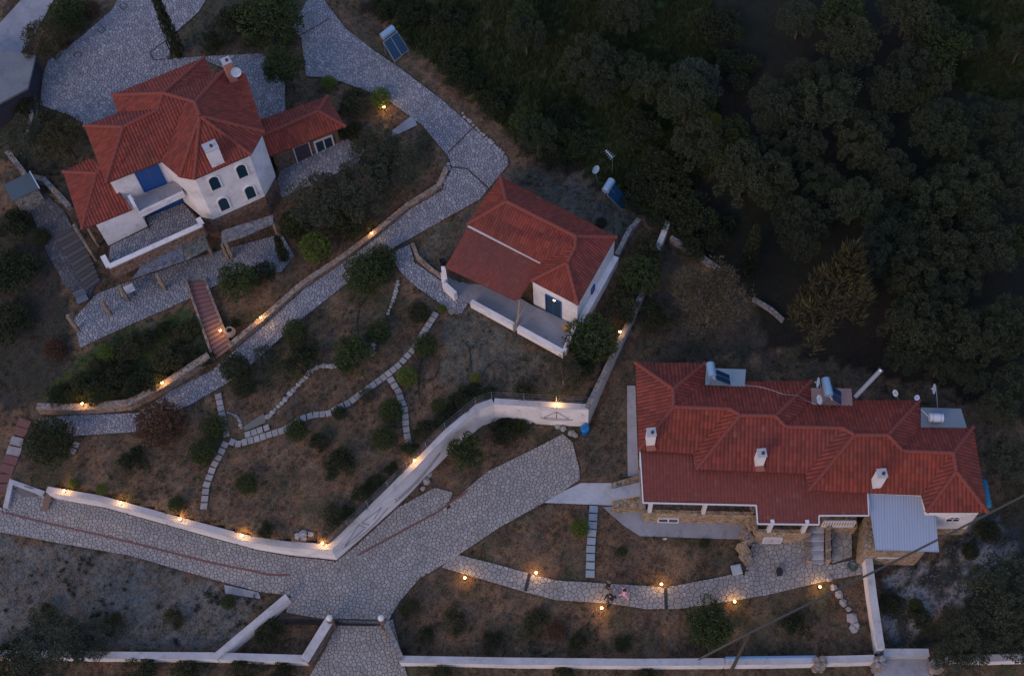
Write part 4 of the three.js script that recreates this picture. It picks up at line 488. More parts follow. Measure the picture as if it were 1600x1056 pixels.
const gs = [M(0.27, 0.31, 0.34, 0.8), M(0.24, 0.28, 0.31, 0.8)]; slabPath('straight grey slab path across the lawn to the footpath', [[928,790],[926,820],[923,860],[922,909]], 0.55, 0.47, gs);
slabPath('few slabs beside the dark round shrub at the far left', [[121,690],[115,702],[108,714]], 0.4, 0.4, slabMats);
slabPath('brick and slab steps at the left edge of the picture', [[40,655],[30,680],[20,710],[8,740],[3,775]], 0.95, 0.6, [MAT.redPave, slabMats[1], MAT.redPave]);
function rockRow(label, line, r, gap, seed, jit = 0.05) { const rnd = rng(seed), root = thing('rock_border', label, 'rock border', G(...line[0])), gs2 = [0, 1, 2].map(k => { const g = new THREE.DodecahedronGeometry(1, 0), p = g.attributes.position; for (let i = 0; i < p.count; i++) { const f = 0.8 + 0.4 * hash2(Math.round(p.getX(i) * 50), Math.round(p.getY(i) * 50 + p.getZ(i) * 31), k); p.setXYZ(i, p.getX(i) * f, p.getY(i) * f, p.getZ(i) * f); } g.computeVertexNormals(); return g; }), mats = [MAT.rock, slabMats[0], M(0.34, 0.31, 0.29)];
  for (let i = 0; i < line.length - 1; i++) { const a = G(...line[i]), b = G(...line[i + 1]), n = Math.max(1, Math.round(a.distanceTo(b) / gap)); for (let k = 0; k < n; k++) { const p = a.clone().lerp(b, k / n), s = r * (0.7 + rnd() * 0.7), o = mesh('rock', gs2[Math.floor(rnd() * 3)], mats[Math.floor(rnd() * 3)], root); p.x += (rnd() - 0.5) * jit; p.z += (rnd() - 0.5) * jit; o.position.set(p.x, H(p.x, p.z) + s * 0.25, p.z).sub(root.position); o.scale.set(s, s * 0.6, s * (0.8 + rnd() * 0.4)); o.rotation.y = rnd() * 6; } } }
rockRow('row of pale rocks curving through the upper garden', [[418,652],[430,640],[445,625],[458,610],[470,598],[485,580],[500,572],[530,574]], 0.16, 0.26, 5);
rockRow('row of small rocks under the dark twin shrub', [[622,440],[617,460],[612,475],[605,495]], 0.13, 0.24, 6);
rockRow('rocks beside the bushy shrub above the slab path', [[586,532],[582,545],[578,560]], 0.2, 0.3, 7);
rockRow('small rocks edging the pocket bed by the path fork', [[355,645],[368,650],[375,660],[377,672]], 0.1, 0.2, 8);
rockRow('loose rocks along the foot of the climbing wall', [[658,762],[665,752],[672,742],[680,735]], 0.2, 0.34, 9, 0.3);
rockRow('pile of pale rocks behind the lower wall corner', [[462,838],[475,836],[486,833],[492,836]], 0.22, 0.2, 10, 0.4);
rockRow('stones along the curved bed beside the driveway junction', [[700,255],[704,270],[697,285],[685,297]], 0.14, 0.3, 11, 0.3);
rockRow('broken stone edging on the right side of the upper driveway', [[722,178],[745,200],[765,220],[790,243]], 0.13, 0.28, 12, 0.1);
rockRow('line of flat pale stepping stones beside the sixth lamp', [[1297,905],[1303,918],[1311,930],[1317,942],[1326,952],[1327,962]], 0.24, 0.55, 13);
rockRow('cluster of large flat stones at the foot of the side wall', [[1332,968],[1338,978],[1333,985],[1342,992]], 0.36, 0.45, 14, 0.2);
rockRow('flat stones beside the blue bin', [[872,668],[890,675],[900,682],[897,692]], 0.26, 0.5, 15, 0.2);

// ---------------------------------------------------------------- red brick walkway of the villa
{ const root = structure('brick_walkway', 'sloping red brick walkway from the villa terrace to the driveway'), a = [G(293, 441), G(318, 439)], b = [G(337, 562), G(360, 545)], n = 34; for (let k = 0; k < n; k++) { const p = t => [a[0].clone().lerp(b[0], t), a[1].clone().lerp(b[1], t)], [l0, r0] = p(k / n), [l1, r1] = p((k + 0.93) / n), q = [l0, r0, r1, l1], pos = [], lift = 0.12; for (const c of q) pos.push(c.x, H(c.x, c.z) + lift, c.z); for (const c of q) pos.push(c.x, H(c.x, c.z) - 0.05, c.z); mesh('brick_course', worldUV(geo(pos, [0, 1, 2, 0, 2, 3, 0, 4, 5, 0, 5, 1, 1, 5, 6, 1, 6, 2, 2, 6, 7, 2, 7, 3, 3, 7, 4, 3, 4, 0])), k < 17 ? (k % 2 ? M(0.2, 0.1, 0.1) : MAT.redPave) : (k % 2 ? M(0.26, 0.14, 0.11) : MAT.redPave), root); }
  for (const [s, e] of [[[291,440],[335,566]], [[320,438],[362,546]]]) { const p = G(...s), q = G(...e), g = []; for (let k = 0; k < 12; k++) { const u = p.clone().lerp(q, k / 12), v = p.clone().lerp(q, (k + 0.98) / 12); u.y = H(u.x, u.z) + 0.16; v.y = H(v.x, v.z) + 0.16; g.push(beam(u, v, 0.16, 0.3)); } mesh('kerb', worldUV(merge(g)), MAT.sandWall, root); } }
{ const p = G(362, 524), r = thing('clay_pot', 'large pale clay pot beside the brick walkway lamp', 'pot', p); mesh('pot', new THREE.LatheGeometry([[0.01, 0], [0.2, 0], [0.34, 0.3], [0.36, 0.5], [0.28, 0.68], [0.22, 0.72], [0.26, 0.78], [0.2, 0.78], [0.18, 0.7]].map(q => new THREE.Vector2(...q)), 18), M(0.34, 0.24, 0.18), r); }
{ const r = thing('stone_steps', 'worn stone steps descending left of the villa', 'steps', G(110, 400)); for (let k = 0; k < 14; k++) { const a = G(86 + k * 3.6, 372 + k * 6.2), b = G(120 + k * 2.6, 352 + k * 6.4), y = (a.y + b.y) / 2 + 0.05; mesh('step', rel(worldUV(beam(a.clone().setY(y), b.clone().setY(y), 0.46, 0.18)), r), k % 2 ? M(0.085, 0.082, 0.085) : M(0.065, 0.06, 0.06), r); } }

// ---------------------------------------------------------------- lamps
const glowMat = new THREE.MeshStandardMaterial({ color: 0xffe2b0, emissive: new THREE.Color(1, 0.66, 0.3), emissiveIntensity: 8 });
function lamp(label, p, kind, power, off = V3(0, 0, 0)) { const r = thing('garden_lamp', label, 'lamp', p, 'lit lamps along the paths and walls'), h = kind === 'bollard' ? 0.36 : kind === 'wall' ? 0 : 0.22;
  if (kind !== 'wall') mesh('stem', new THREE.CylinderGeometry(0.025, 0.035, h + 0.12, 8).translate(0, (h - 0.12) / 2, 0), MAT.darkMetal, r); else mesh('bracket', box(0.06, 0.06, 0.14), MAT.darkMetal, r);
  mesh('globe', new THREE.SphereGeometry(0.085, 16, 12).translate(off.x, h + 0.07 + off.y, off.z), glowMat, r); mesh('cap', new THREE.ConeGeometry(0.05, 0.05, 10).translate(off.x, h + 0.185 + off.y, off.z), MAT.darkMetal, r);
  const l = new THREE.PointLight(new THREE.Color(1, 0.5, 0.13), power, 0, 2); l.position.set(off.x, h + 0.07 + off.y, off.z); l.castShadow = true; l.shadow.radius = 4; r.add(l); return r; }
const onWall = (w, i, t, push = 0.5) => { const a = w.P[i], b = w.P[i + 1], c = w.inn[i], d = w.inn[i + 1], p = a.clone().lerp(b, t).lerp(c.clone().lerp(d, t), push); p.y = w.top(i) + (w.top(i + 1) - w.top(i)) * t + 0.07; return p; };
lamp('lit lamp on the retaining wall, nearest its left end', onWall(wA, 0, 0.36), 'post', 2.4);
lamp('lit lamp on the retaining wall, second from its left end', onWall(wA, 1, 0.31), 'post', 2.4);
lamp('lit lamp on the retaining wall, third from its left end', onWall(wA, 2, 0.09), 'post', 2.4);
lamp('lit lamp on the retaining wall, fourth from its left end', onWall(wA, 2, 0.89), 'post', 2.4);
lamp('lit lamp on the wall corner beside the pale rock pile', onWall(wA, 4, 0.8, 0.9), 'post', 2.4);
lamp('lit lamp on top of the climbing white wall', onWall(wB, 1, 0.45, 0.75), 'post', 2.4);
lamp('lit lamp above the small sailing boat figure', onWall(wC, 0, 0.665, 0.3), 'post', 2.4);
lamp('lit lamp on the pale curving wall among dark shrubs', onWall(wD, 2, 0.12, 1.2), 'post', 1.0);
lamp('lit lamp on the tan wall above the dark round shrub', G(136, 641).add(V3(0, 0.75, 0)), 'post', 2.4);
lamp('lit lamp on the tan wall above the red-brown round shrub', G(262, 611).add(V3(-0.1, 0.75, -0.1)), 'post', 2.4);
lamp('lit lamp on the tan wall beside the brick walkway', G(411, 505).add(V3(0, 0.5, 0)), 'post', 3);
lamp('small lit lamp standing on the brick walkway edge', G(346, 521).add(V3(0, 0.14, 0)), 'post', 1.4);
lamp('lit lamp beside the driveway below the olive trees', G(582, 371).add(V3(0, 0.25, 0)), 'post', 1.4);
lamp('lit lamp glowing into a bush at the driveway bend', G(601, 173), 'bollard', 2.6);
lamp('lit lamp below the footpath near its left end', G(727, 906), 'bollard', 2.3);
lamp('lit lamp above the footpath beside the drain channel', G(838, 898), 'bollard', 2.3);
lamp('lit lamp beside the three people on the footpath', G(940, 953), 'bollard', 2.3);
lamp('lit lamp above the footpath between the people and the drain', G(1033, 916), 'bollard', 2.3);
lamp('lit lamp below the footpath by the big green shrub', G(1147, 943), 'bollard', 2.3);
lamp('lit lamp at the right end of the footpath by the stepping stones', G(1280, 920), 'bollard', 2.3);
{ const p = survey(866,466,8.0); lamp('lit wall lamp over the blue door of the middle house', p.add(V3(0, -0.08, 0.12)), 'wall', 1.6); }

// ---------------------------------------------------------------- solar water heaters, dishes, aerials
function heater(label, c, tk, legs) { // c: four collector corners in space (top-left, top-right, bottom-right, bottom-left); tk: tank ends
  const r = thing('solar_water_heater', label, 'water heater', c[3].clone().lerp(c[2], 0.5)); const n = c[1].clone().sub(c[0]).cross(c[3].clone().sub(c[0])).normalize(); if (n.y < 0) n.negate();
  const pl = (k, q) => { const m = c.reduce((a, p) => a.add(p), V3(0, 0, 0)).multiplyScalar(0.25), pos = []; for (const s of [0, 1]) for (const p of c) { const x = p.clone().lerp(m, k).addScaledVector(n, q + s * 0.06); pos.push(x.x, x.y, x.z); } return rel(geo(pos, [4, 5, 6, 4, 6, 7, 0, 1, 5, 0, 5, 4, 1, 2, 6, 1, 6, 5, 2, 3, 7, 2, 7, 6, 3, 0, 4, 3, 4, 7, 0, 2, 1, 0, 3, 2]).toNonIndexed(), r); };
  const fr = pl(0, -0.02); fr.computeVertexNormals(); mesh('collector_frame', fr, MAT.greyMetal, r); const gl = pl(0.05, 0.012); gl.computeVertexNormals(); mesh('collector_glass', gl, MAT.panel, r);
  mesh('collector_seam', rel(beam(c[0].clone().lerp(c[1], 0.5).addScaledVector(n, 0.075), c[3].clone().lerp(c[2], 0.5).addScaledVector(n, 0.075), 0.03, 0.02), r), MAT.greyMetal, r);
  mesh('tank', rel(rod(tk[0], tk[1], 0.27, 0.27, 20), r), MAT.tank, r); const d = tk[1].clone().sub(tk[0]).normalize(); mesh('tank_end', rel(merge([rod(tk[0].clone().addScaledVector(d, -0.05), tk[0], 0.2, 0.27, 20), rod(tk[1], tk[1].clone().addScaledVector(d, 0.05), 0.27, 0.2, 20)]), r), MAT.tank, r);
  for (const [a, b] of legs) mesh('leg', rel(rod(a, b, 0.025, 0.025, 6), r), MAT.greyMetal, r); mesh('pipe', rel(rod(tk[1], c[1], 0.018, 0.018, 6), r), MAT.gutter, r); return r; }
{ const g = G(612, 85).y / LV, c = [[598,66,g + 1.9],[620,49,g + 1.9],[638,78,g + 0.4],[616,96,g + 0.4]].map(q => survey(...q)), t = [survey(597,57,g + 2.3), survey(614,44,g + 2.3)]; heater('solar water heater with blue panel beside the upper driveway', c, t, [[t[0], t[0].clone().setY(g * LV - 0.2)], [t[1], t[1].clone().setY(g * LV - 0.2)], [c[3], c[3].clone().setY(g * LV - 0.2)], [c[2], c[2].clone().setY(g * LV - 0.2)]]); }
{ const g = G(958, 325).y / LV, c = [[948,305,g + 2],[959,286,g + 2],[984,315,g + 0.4],[972,328,g + 0.4]].map(q => survey(...q)), t = [survey(946,298,g + 2.3), survey(956,282,g + 2.3)]; heater('solar water heater with blue panel behind the middle house', c, t, [[t[0], survey(940,327,g)], [t[1], t[1].clone().setY(g * LV - 0.2)], [c[3], c[3].clone().setY(g * LV - 0.2)], [c[2], c[2].clone().setY(g * LV - 0.2)]]); }
{ const g = 6.95, c = [[1118,577,g + 1.2],[1118,593,g + 1.2],[1141,602,g + 0.15],[1139,586,g + 0.15]].map(q => survey(...q)), t = [survey(1110,568,g + 1.4), survey(1113,587,g + 1.4)]; heater('solar water heater with dark panel on the long house, left of two', c, t, [[t[0], t[0].clone().setY(g * LV - 0.1)], [t[1], t[1].clone().setY(g * LV - 0.1)], [c[1], c[1].clone().setY(g * LV - 0.1)]]); }
{ const g = 6.95, c = [[1300,604,g + 1.2],[1301,625,g + 1.2],[1314,633,g + 0.15],[1314,612,g + 0.15]].map(q => survey(...q)), t = [survey(1290,592,g + 1.5), survey(1296,617,g + 1.5)]; heater('solar water heater with dark panel on the long house, right of two', c, t, [[t[0], t[0].clone().setY(g * LV - 0.1)], [t[1], t[1].clone().setY(g * LV - 0.1)], [c[1], c[1].clone().setY(g * LV - 0.1)]]); }
{ const a = survey(1453,652,7.3), b = survey(1474,653,7.3), r = thing('water_tank', 'white horizontal water tank on the right roof box', 'tank', a.clone()); mesh('drum', rel(rod(a, b, 0.27, 0.27, 20), r), M(0.5, 0.52, 0.58, 0.5), r); mesh('strap', rel(merge([0.2, 0.8].map(t => rod(a.clone().lerp(b, t - 0.03), a.clone().lerp(b, t + 0.03), 0.28, 0.28, 20))), r), MAT.greyMetal, r); for (const t of [0.15, 0.85]) { const q = a.clone().lerp(b, t); mesh('foot', rel(box(0.08, 0.5, 0.4, q.x, q.y - 0.3, q.z), r), MAT.greyMetal, r); } mesh('pipe', rel(merge([rod(a, survey(1440,640,6.8), 0.025), rod(b, survey(1470,657,6.8), 0.02)]), r), MAT.gutter, r); }
function dish(label, p, face, rad, foot) { const r = thing('satellite_dish', label, 'satellite dish', foot || p.clone().add(V3(0, -0.9, 0))), prof = []; for (let k = 0; k <= 8; k++) prof.push(new THREE.Vector2(rad * k / 8 + 0.001, 0.28 * rad * (k / 8) ** 2)); const g = new THREE.LatheGeometry(prof, 22), q = new THREE.Quaternion().setFromUnitVectors(V3(0, 1, 0), face.clone().normalize()); g.applyQuaternion(q); g.translate(p.x, p.y, p.z); mesh('reflector', rel(g, r), MAT.dish, r); const f = p.clone().addScaledVector(face.clone().normalize(), rad * 0.95); mesh('feed_arm', rel(rod(p.clone().add(V3(0, -rad * 0.7, 0)), f, 0.015), r), MAT.greyMetal, r); mesh('feed_horn', rel(rod(f, f.clone().addScaledVector(face.clone().normalize(), -0.1), 0.03, 0.05), r), MAT.greyMetal, r); mesh('mast', rel(rod(foot || p.clone().add(V3(0, -0.9, 0)), p.clone().addScaledVector(face.clone().normalize(), -0.03), 0.025), r), MAT.greyMetal, r); }
dish('pale round satellite dish on the villa chimney', survey(368,112,15.6), V3(0.2, 0.45, 0.9), 0.34, survey(362,117,14.6));
dish('small round satellite dish at the grove edge behind the middle house', survey(930,264,8.6), V3(0.55, 0.35, 0.8), 0.3, G(934, 284));
dish('satellite dish seen edge-on beside the right rooftop heater', survey(1281,598,9), V3(-0.97, 0.1, -0.2), 0.32, survey(1284,612,6.9));
dish('satellite dish at the foot of the right rooftop heater', survey(1283,624,8), V3(-0.95, 0.25, 0.2), 0.3, survey(1288,632,6.9));
dish('small bright dish at the back eave of the long house', survey(1433,621,7.8), V3(0.1, 0.75, 0.65), 0.17, survey(1432,628,6.6));
dish('tall edge-on dish behind the right roof box', survey(1463,608,8.2), V3(-0.98, 0.05, -0.15), 0.32, survey(1466,640,6.6));
dish('tilted small dish at the back eave beside the flue', survey(1401,614,7.8), V3(-0.85, 0.35, 0.3), 0.22, survey(1404,625,6.6));
{ const a = G(957, 272), b = survey(957,246,10), r = thing('tv_aerial', 'thin television aerial on a mast behind the middle house', 'aerial', a); mesh('mast', rel(rod(a, b, 0.02), r), MAT.greyMetal, r); const m = survey(947,235,10.2); mesh('boom', rel(rod(b, m, 0.03, 0.03), r), MAT.dish, r); const d = m.clone().sub(b).setY(0).normalize(), sd = V3(-d.z, 0, d.x); for (let k = 0; k < 5; k++) { const q = b.clone().lerp(m, k / 4); mesh('element', rel(rod(q.clone().addScaledVector(sd, 0.25 - k * 0.03), q.clone().addScaledVector(sd, -0.25 + k * 0.03), 0.012), r), MAT.dish, r); } }
{ const a = survey(1337,620,6.7), b = survey(1378,577,8.6), r = thing('flue_pipe', 'long pale flue pipe leaning out behind the long house roof', 'pipe', a); mesh('pipe', rel(rod(a, b, 0.14, 0.14, 14), r), M(0.25, 0.27, 0.3, 0.7), r); const d = b.clone().sub(a).normalize(); mesh('collar', rel(rod(b.clone().addScaledVector(d, -0.12), b, 0.17, 0.17, 14), r), MAT.greyMetal, r); mesh('bracket', rel(rod(a.clone().lerp(b, 0.5), a.clone().lerp(b, 0.5).setY(3.5), 0.03), r), MAT.greyMetal, r); }
{ const a = survey(1539,752,4.5), b = survey(1546,790,4.4), r = thing('rolled_tarp', 'bright blue rolled tarpaulin beside the right end of the long house', 'tarpaulin', a.clone()); const g = new THREE.CapsuleGeometry(0.17, a.distanceTo(b), 5, 12); g.applyQuaternion(new THREE.Quaternion().setFromUnitVectors(V3(0, 1, 0), b.clone().sub(a).normalize())); const m = a.clone().lerp(b, 0.5); g.translate(m.x, m.y, m.z); mesh('roll', rel(g, r), M(0.01, 0.15, 0.26, 0.6), r); for (const t of [0.2, 0.8]) { const q = a.clone().lerp(b, t); mesh('support', rel(box(0.1, q.y - 1, 0.1, q.x + 0.2, (q.y + 1) / 2 - 0.1, q.z), r), MAT.wood, r); } }
// cable lying over the long house roof
{ const l = [[1162,602,7.35],[1185,604,7.5],[1205,609,7.7],[1225,616,7.85],[1245,618,7.6],[1262,626,7.1],[1275,632,7.05]].map(q => survey(...q)), c = new THREE.CatmullRomCurve3(l), r = thing('roof_cable', 'pale cable lying across the long house roof between the heaters', 'cable', l[0].clone()); mesh('cable', rel(new THREE.TubeGeometry(c, 40, 0.014, 5), r), MAT.greyMetal, r); }
// utility pole and thick overhead cable
{ const f = G(1142, 1050), t = f.clone(); t.y = 8.3; const r = thing('utility_pole', 'wooden utility pole at the front wall carrying thick cable', 'pole', f); mesh('pole', rel(rod(f.clone().add(V3(0, -0.3, 0)), t, 0.11, 0.08, 10), r), MAT.bark, r); mesh('bracket', rel(beam(t.clone().add(V3(-0.25, -0.15, 0)), t.clone().add(V3(0.25, -0.15, 0)), 0.1), r), MAT.darkMetal, r);
  const e = survey(1640,755,8.5), s = survey(1092,1031,7.2), r2 = thing('overhead_cable', 'thick grey overhead cable crossing above the lower lawn', 'cable', t.clone()); const cv = new THREE.CatmullRomCurve3([s, t.clone().add(V3(0, -0.1, 0)), t.clone().lerp(e, 0.5).add(V3(0, -0.35, 0)), e]); mesh('conductor', rel(new THREE.TubeGeometry(cv, 60, 0.042, 7), r2), M(0.07, 0.064, 0.052), r2); const c2 = new THREE.CatmullRomCurve3(cv.points.map((p, i) => p.clone().add(V3(0.04, 0.1, -0.05)))); mesh('conductor', rel(new THREE.TubeGeometry(c2, 60, 0.034, 6), r2), M(0.09, 0.08, 0.066), r2); }

// ---------------------------------------------------------------- small yard things
{ const p = G(914, 676), r = thing('bin', 'blue plastic bin at the corner of the white retaining wall', 'bin', p); mesh('body', new THREE.CylinderGeometry(0.27, 0.22, 0.7, 14).translate(0, 0.35, 0), MAT.bluePlastic, r); mesh('lid', new THREE.CylinderGeometry(0.25, 0.3, 0.07, 14).translate(0, 0.735, 0), M(0.0, 0.16, 0.42, 0.45), r); mesh('handle', new THREE.TorusGeometry(0.08, 0.015, 6, 12, Math.PI).translate(0, 0.77, 0), MAT.bluePlastic, r); }
{ const p = G(1217, 896), r = thing('bin', 'small black bin on the paving before the long house stairs', 'bin', p); mesh('body', box(0.28, 0.5, 0.36, 0, 0.25, 0), MAT.plastic, r); mesh('lid', box(0.31, 0.05, 0.39, 0, 0.526, 0), MAT.plastic, r); }
{ const p = G(1332, 886), r = thing('garden_hose', 'green coiled garden hose beside the white side wall', 'hose', p); for (let k = 0; k < 4; k++) mesh('coil', new THREE.TorusGeometry(0.3 - k * 0.012, 0.024, 6, 30).rotateX(Math.PI / 2).translate(0, 0.12 + k * 0.04, 0), M(0.03, 0.08, 0.055, 0.5), r); }
function hose(label, line, rad = 0.028) { const l = line.map(([u, v]) => { const p = G(u, v); p.y += 0.05; return p; }), r = thing('irrigation_pipe', label, 'irrigation pipe', l[0].clone(), 'black irrigation pipes in the garden'); mesh('pipe', rel(new THREE.TubeGeometry(new THREE.CatmullRomCurve3(l), line.length * 12, rad, 5), r), MAT.plastic, r); }
hose('black irrigation pipe looping right of the yellow shrub', [[752,588],[762,573],[775,565],[787,571],[792,585],[790,600],[782,612],[787,622]]);
hose('black irrigation pipe looping right of the bright green shrub', [[655,600],[662,594],[675,594],[686,572],[683,560],[672,556],[660,562],[655,582],[654,610],[656,625],[665,636]]);
hose('black irrigation pipe running up left of the yellow shrub', [[728,536],[734,550],[735,565],[737,585]]);
hose('black irrigation pipe in the upper garden under the twin shrub', [[572,466],[562,480],[558,500],[557,525]]);
{ const p = survey(198,453,6.0), r = thing('terrace_table', 'white-topped table on the villa terrace', 'table', p.clone().setY(5.2 * LV)); mesh('top', box(0.95, 0.06, 0.6, 0, 0.72, 0, 0.42), MAT.gutter, r); for (const [x, z] of [[-0.35, -0.3], [0.35, 0.1], [-0.2, 0.25], [0.25, -0.3]]) mesh('leg', box(0.05, 0.7, 0.05, x, 0.35, z), MAT.darkMetal, r); }
{ const p = G(131, 470), r = thing('garden_bench', 'blue-grey bench at the left end of the villa terrace', 'bench', p); const m = M(0.12, 0.145, 0.19, 0.7); mesh('seat', box(0.75, 0.08, 0.5, 0, 0.42, 0.1, 0.42), m, r); mesh('backrest', box(0.75, 0.5, 0.06, -0.1, 0.7, -0.2, 0.42), m, r); for (const [x, z] of [[-0.3, 0.2], [0.3, -0.05], [-0.35, -0.05], [0.25, -0.28]]) mesh('leg', box(0.05, 0.42, 0.05, x, 0.2, z), MAT.darkMetal, r); }
{ const p = G(46, 312), r = thing('garden_shed', 'blue-grey shed roof left of the villa', 'shed', p); mesh('roof', worldUV(box(1.9, 0.08, 1.6, 0, 1.5, 0, 0.5)), M(0.07, 0.1, 0.115), r); mesh('walls', worldUV(box(1.7, 1.8, 1.4, 0, 0.55, 0, 0.5)), MAT.greyStone, r); mesh('trim', box(0.08, 0.1, 1.7, 0.86, 1.55, -0.45, 0.5), MAT.dish, r); }  // small shed, roughly shaped
function drum(label, u, v, rad, h, mat) { const p = G(u, v), r = thing('plant_pot', label, 'pot', p); mesh('pot', new THREE.CylinderGeometry(rad, rad * 0.8, h, 16, 1, true).translate(0, h / 2, 0), mat, r); mesh('soil', new THREE.CylinderGeometry(rad * 0.92, rad * 0.92, 0.03, 16).translate(0, h * 0.8, 0), M(0.008, 0.007, 0.006), r); }
drum('round black pot at the left corner of the middle house porch', 692, 412, 0.2, 0.4, MAT.plastic); drum('dark pot beside the right porch column of the long house', 1107, 800, 0.22, 0.5, MAT.plastic);
{ const p = survey(899,522,5.75), r = thing('ball', 'bright blue ball on the middle house terrace', 'ball', p); mesh('ball', new THREE.SphereGeometry(0.2, 16, 12).translate(0, 0.2, 0), M(0.0, 0.2, 0.32, 0.4), r); mesh('valve', new THREE.SphereGeometry(0.02, 6, 6).translate(0, 0.4, 0), MAT.gutter, r); }
{ const p = survey(884,514,5.75), r = thing('toy_box', 'small yellow box beside the blue ball on the terrace', 'box', p); mesh('box', box(0.4, 0.25, 0.35, 0, 0.13, 0, 0.4), M(0.34, 0.2, 0.08, 0.7), r); mesh('lid', box(0.42, 0.04, 0.37, 0, 0.28, 0, 0.4), M(0.38, 0.24, 0.1, 0.7), r); }
{ const p = G(706, 462 + 26), r = thing('manhole_cover', 'dark square cover in the path at the middle house', 'cover', p); mesh('plate', box(0.42, 0.03, 0.42, 0, 0.115, 0, 0.5), MAT.wood, r); mesh('rim', merge([box(0.5, 0.03, 0.04, 0, 0.112, 0.23, 0), box(0.5, 0.03, 0.04, 0, 0.112, -0.23, 0)]).rotateY(0.5), MAT.iron, r); }
{ const p = G(1151, 891), r = thing('concrete_cube', 'square pale concrete lid at the left of the footpath corner', 'cover', p); mesh('slab', worldUV(box(0.6, 0.18, 0.6, 0, 0.09, 0, 0.1)), MAT.paleConcrete, r); mesh('lid', worldUV(box(0.46, 0.04, 0.46, 0, 0.2, 0, 0.1)), MAT.paleConcrete, r); }
{ const p = G(1039, 844), r = thing('cable_ring', 'small pale ring standing on the lawn edge below the apron', 'ring', p); mesh('ring', new THREE.TorusGeometry(0.12, 0.025, 8, 18).rotateX(0.6).translate(0, 0.25, 0), MAT.gutter, r); mesh('stake', new THREE.CylinderGeometry(0.015, 0.015, 0.3, 6).translate(0, 0.05, 0), MAT.greyMetal, r); }
{ const p = G(75, 785), r = thing('wooden_board', 'brown board leaning where the retaining wall begins', 'board', p); const q = V3(0.25, 0.55, -0.55); mesh('plank', beam(V3(-0.15, 0.12, 0.55), q, 0.42, 0.05), M(0.17, 0.1, 0.07), r); mesh('batten', beam(V3(-0.25, 0.22, 0.2), V3(0.35, 0.34, 0.05), 0.06, 0.04), MAT.wood, r); }
{ const p = G(660, 742), r = thing('garden_sign', 'small white stake sign near the climbing wall', 'sign', p.add(V3(0, 0, 0))); mesh('board', box(0.14, 0.4, 0.03, 0, 0.55, 0, 0.4), MAT.gutter, r); mesh('stake', box(0.03, 0.5, 0.03, 0, 0.2, 0), MAT.wood, r); }

// ---------------------------------------------------------------- three people on the footpath
function surfaceNets(fn, mn, mx, cs) {
  const nx = Math.ceil((mx.x - mn.x) / cs) + 1, ny = Math.ceil((mx.y - mn.y) / cs) + 1, nz = Math.ceil((mx.z - mn.z) / cs) + 1, val = new Float32Array(nx * ny * nz), id = (i, j, k) => (k * ny + j) * nx + i, vi = new Int32Array(nx * ny * nz).fill(-1), pos = [], ix = [];
  for (let k = 0; k < nz; k++) for (let j = 0; j < ny; j++) for (let i = 0; i < nx; i++) val[id(i, j, k)] = fn(mn.x + i * cs, mn.y + j * cs, mn.z + k * cs);
  for (let k = 0; k < nz - 1; k++) for (let j = 0; j < ny - 1; j++) for (let i = 0; i < nx - 1; i++) { let x = 0, y = 0, z = 0, c = 0; const V = (a, b, d) => val[id(i + a, j + b, k + d)]; for (let a = 0; a < 2; a++) for (let b = 0; b < 2; b++) for (const [p, q] of [[[0, a, b], [1, a, b]], [[a, 0, b], [a, 1, b]], [[a, b, 0], [a, b, 1]]]) { const u = V(...p), v = V(...q); if ((u < 0) !== (v < 0)) { const t = u / (u - v); x += p[0] + (q[0] - p[0]) * t; y += p[1] + (q[1] - p[1]) * t; z += p[2] + (q[2] - p[2]) * t; c++; } } if (c) { vi[id(i, j, k)] = pos.length / 3; pos.push(mn.x + (i + x / c) * cs, mn.y + (j + y / c) * cs, mn.z + (k + z / c) * cs); } }
  for (let k = 1; k < nz - 1; k++) for (let j = 1; j < ny - 1; j++) for (let i = 1; i < nx - 1; i++) { const s = val[id(i, j, k)] < 0; const quad = (a, b, c, d, f) => { if (a < 0 || b < 0 || c < 0 || d < 0) return; f ? ix.push(a, b, c, a, c, d) : ix.push(a, c, b, a, d, c); }; if (s !== (val[id(i + 1, j, k)] < 0)) quad(vi[id(i, j - 1, k - 1)], vi[id(i, j, k - 1)], vi[id(i, j, k)], vi[id(i, j - 1, k)], s); if (s !== (val[id(i, j + 1, k)] < 0)) quad(vi[id(i - 1, j, k - 1)], vi[id(i - 1, j, k)], vi[id(i, j, k)], vi[id(i, j, k - 1)], s); if (s !== (val[id(i, j, k + 1)] < 0)) quad(vi[id(i - 1, j - 1, k)], vi[id(i, j - 1, k)], vi[id(i, j, k)], vi[id(i - 1, j, k)], s); }
  return { pos, ix };
}
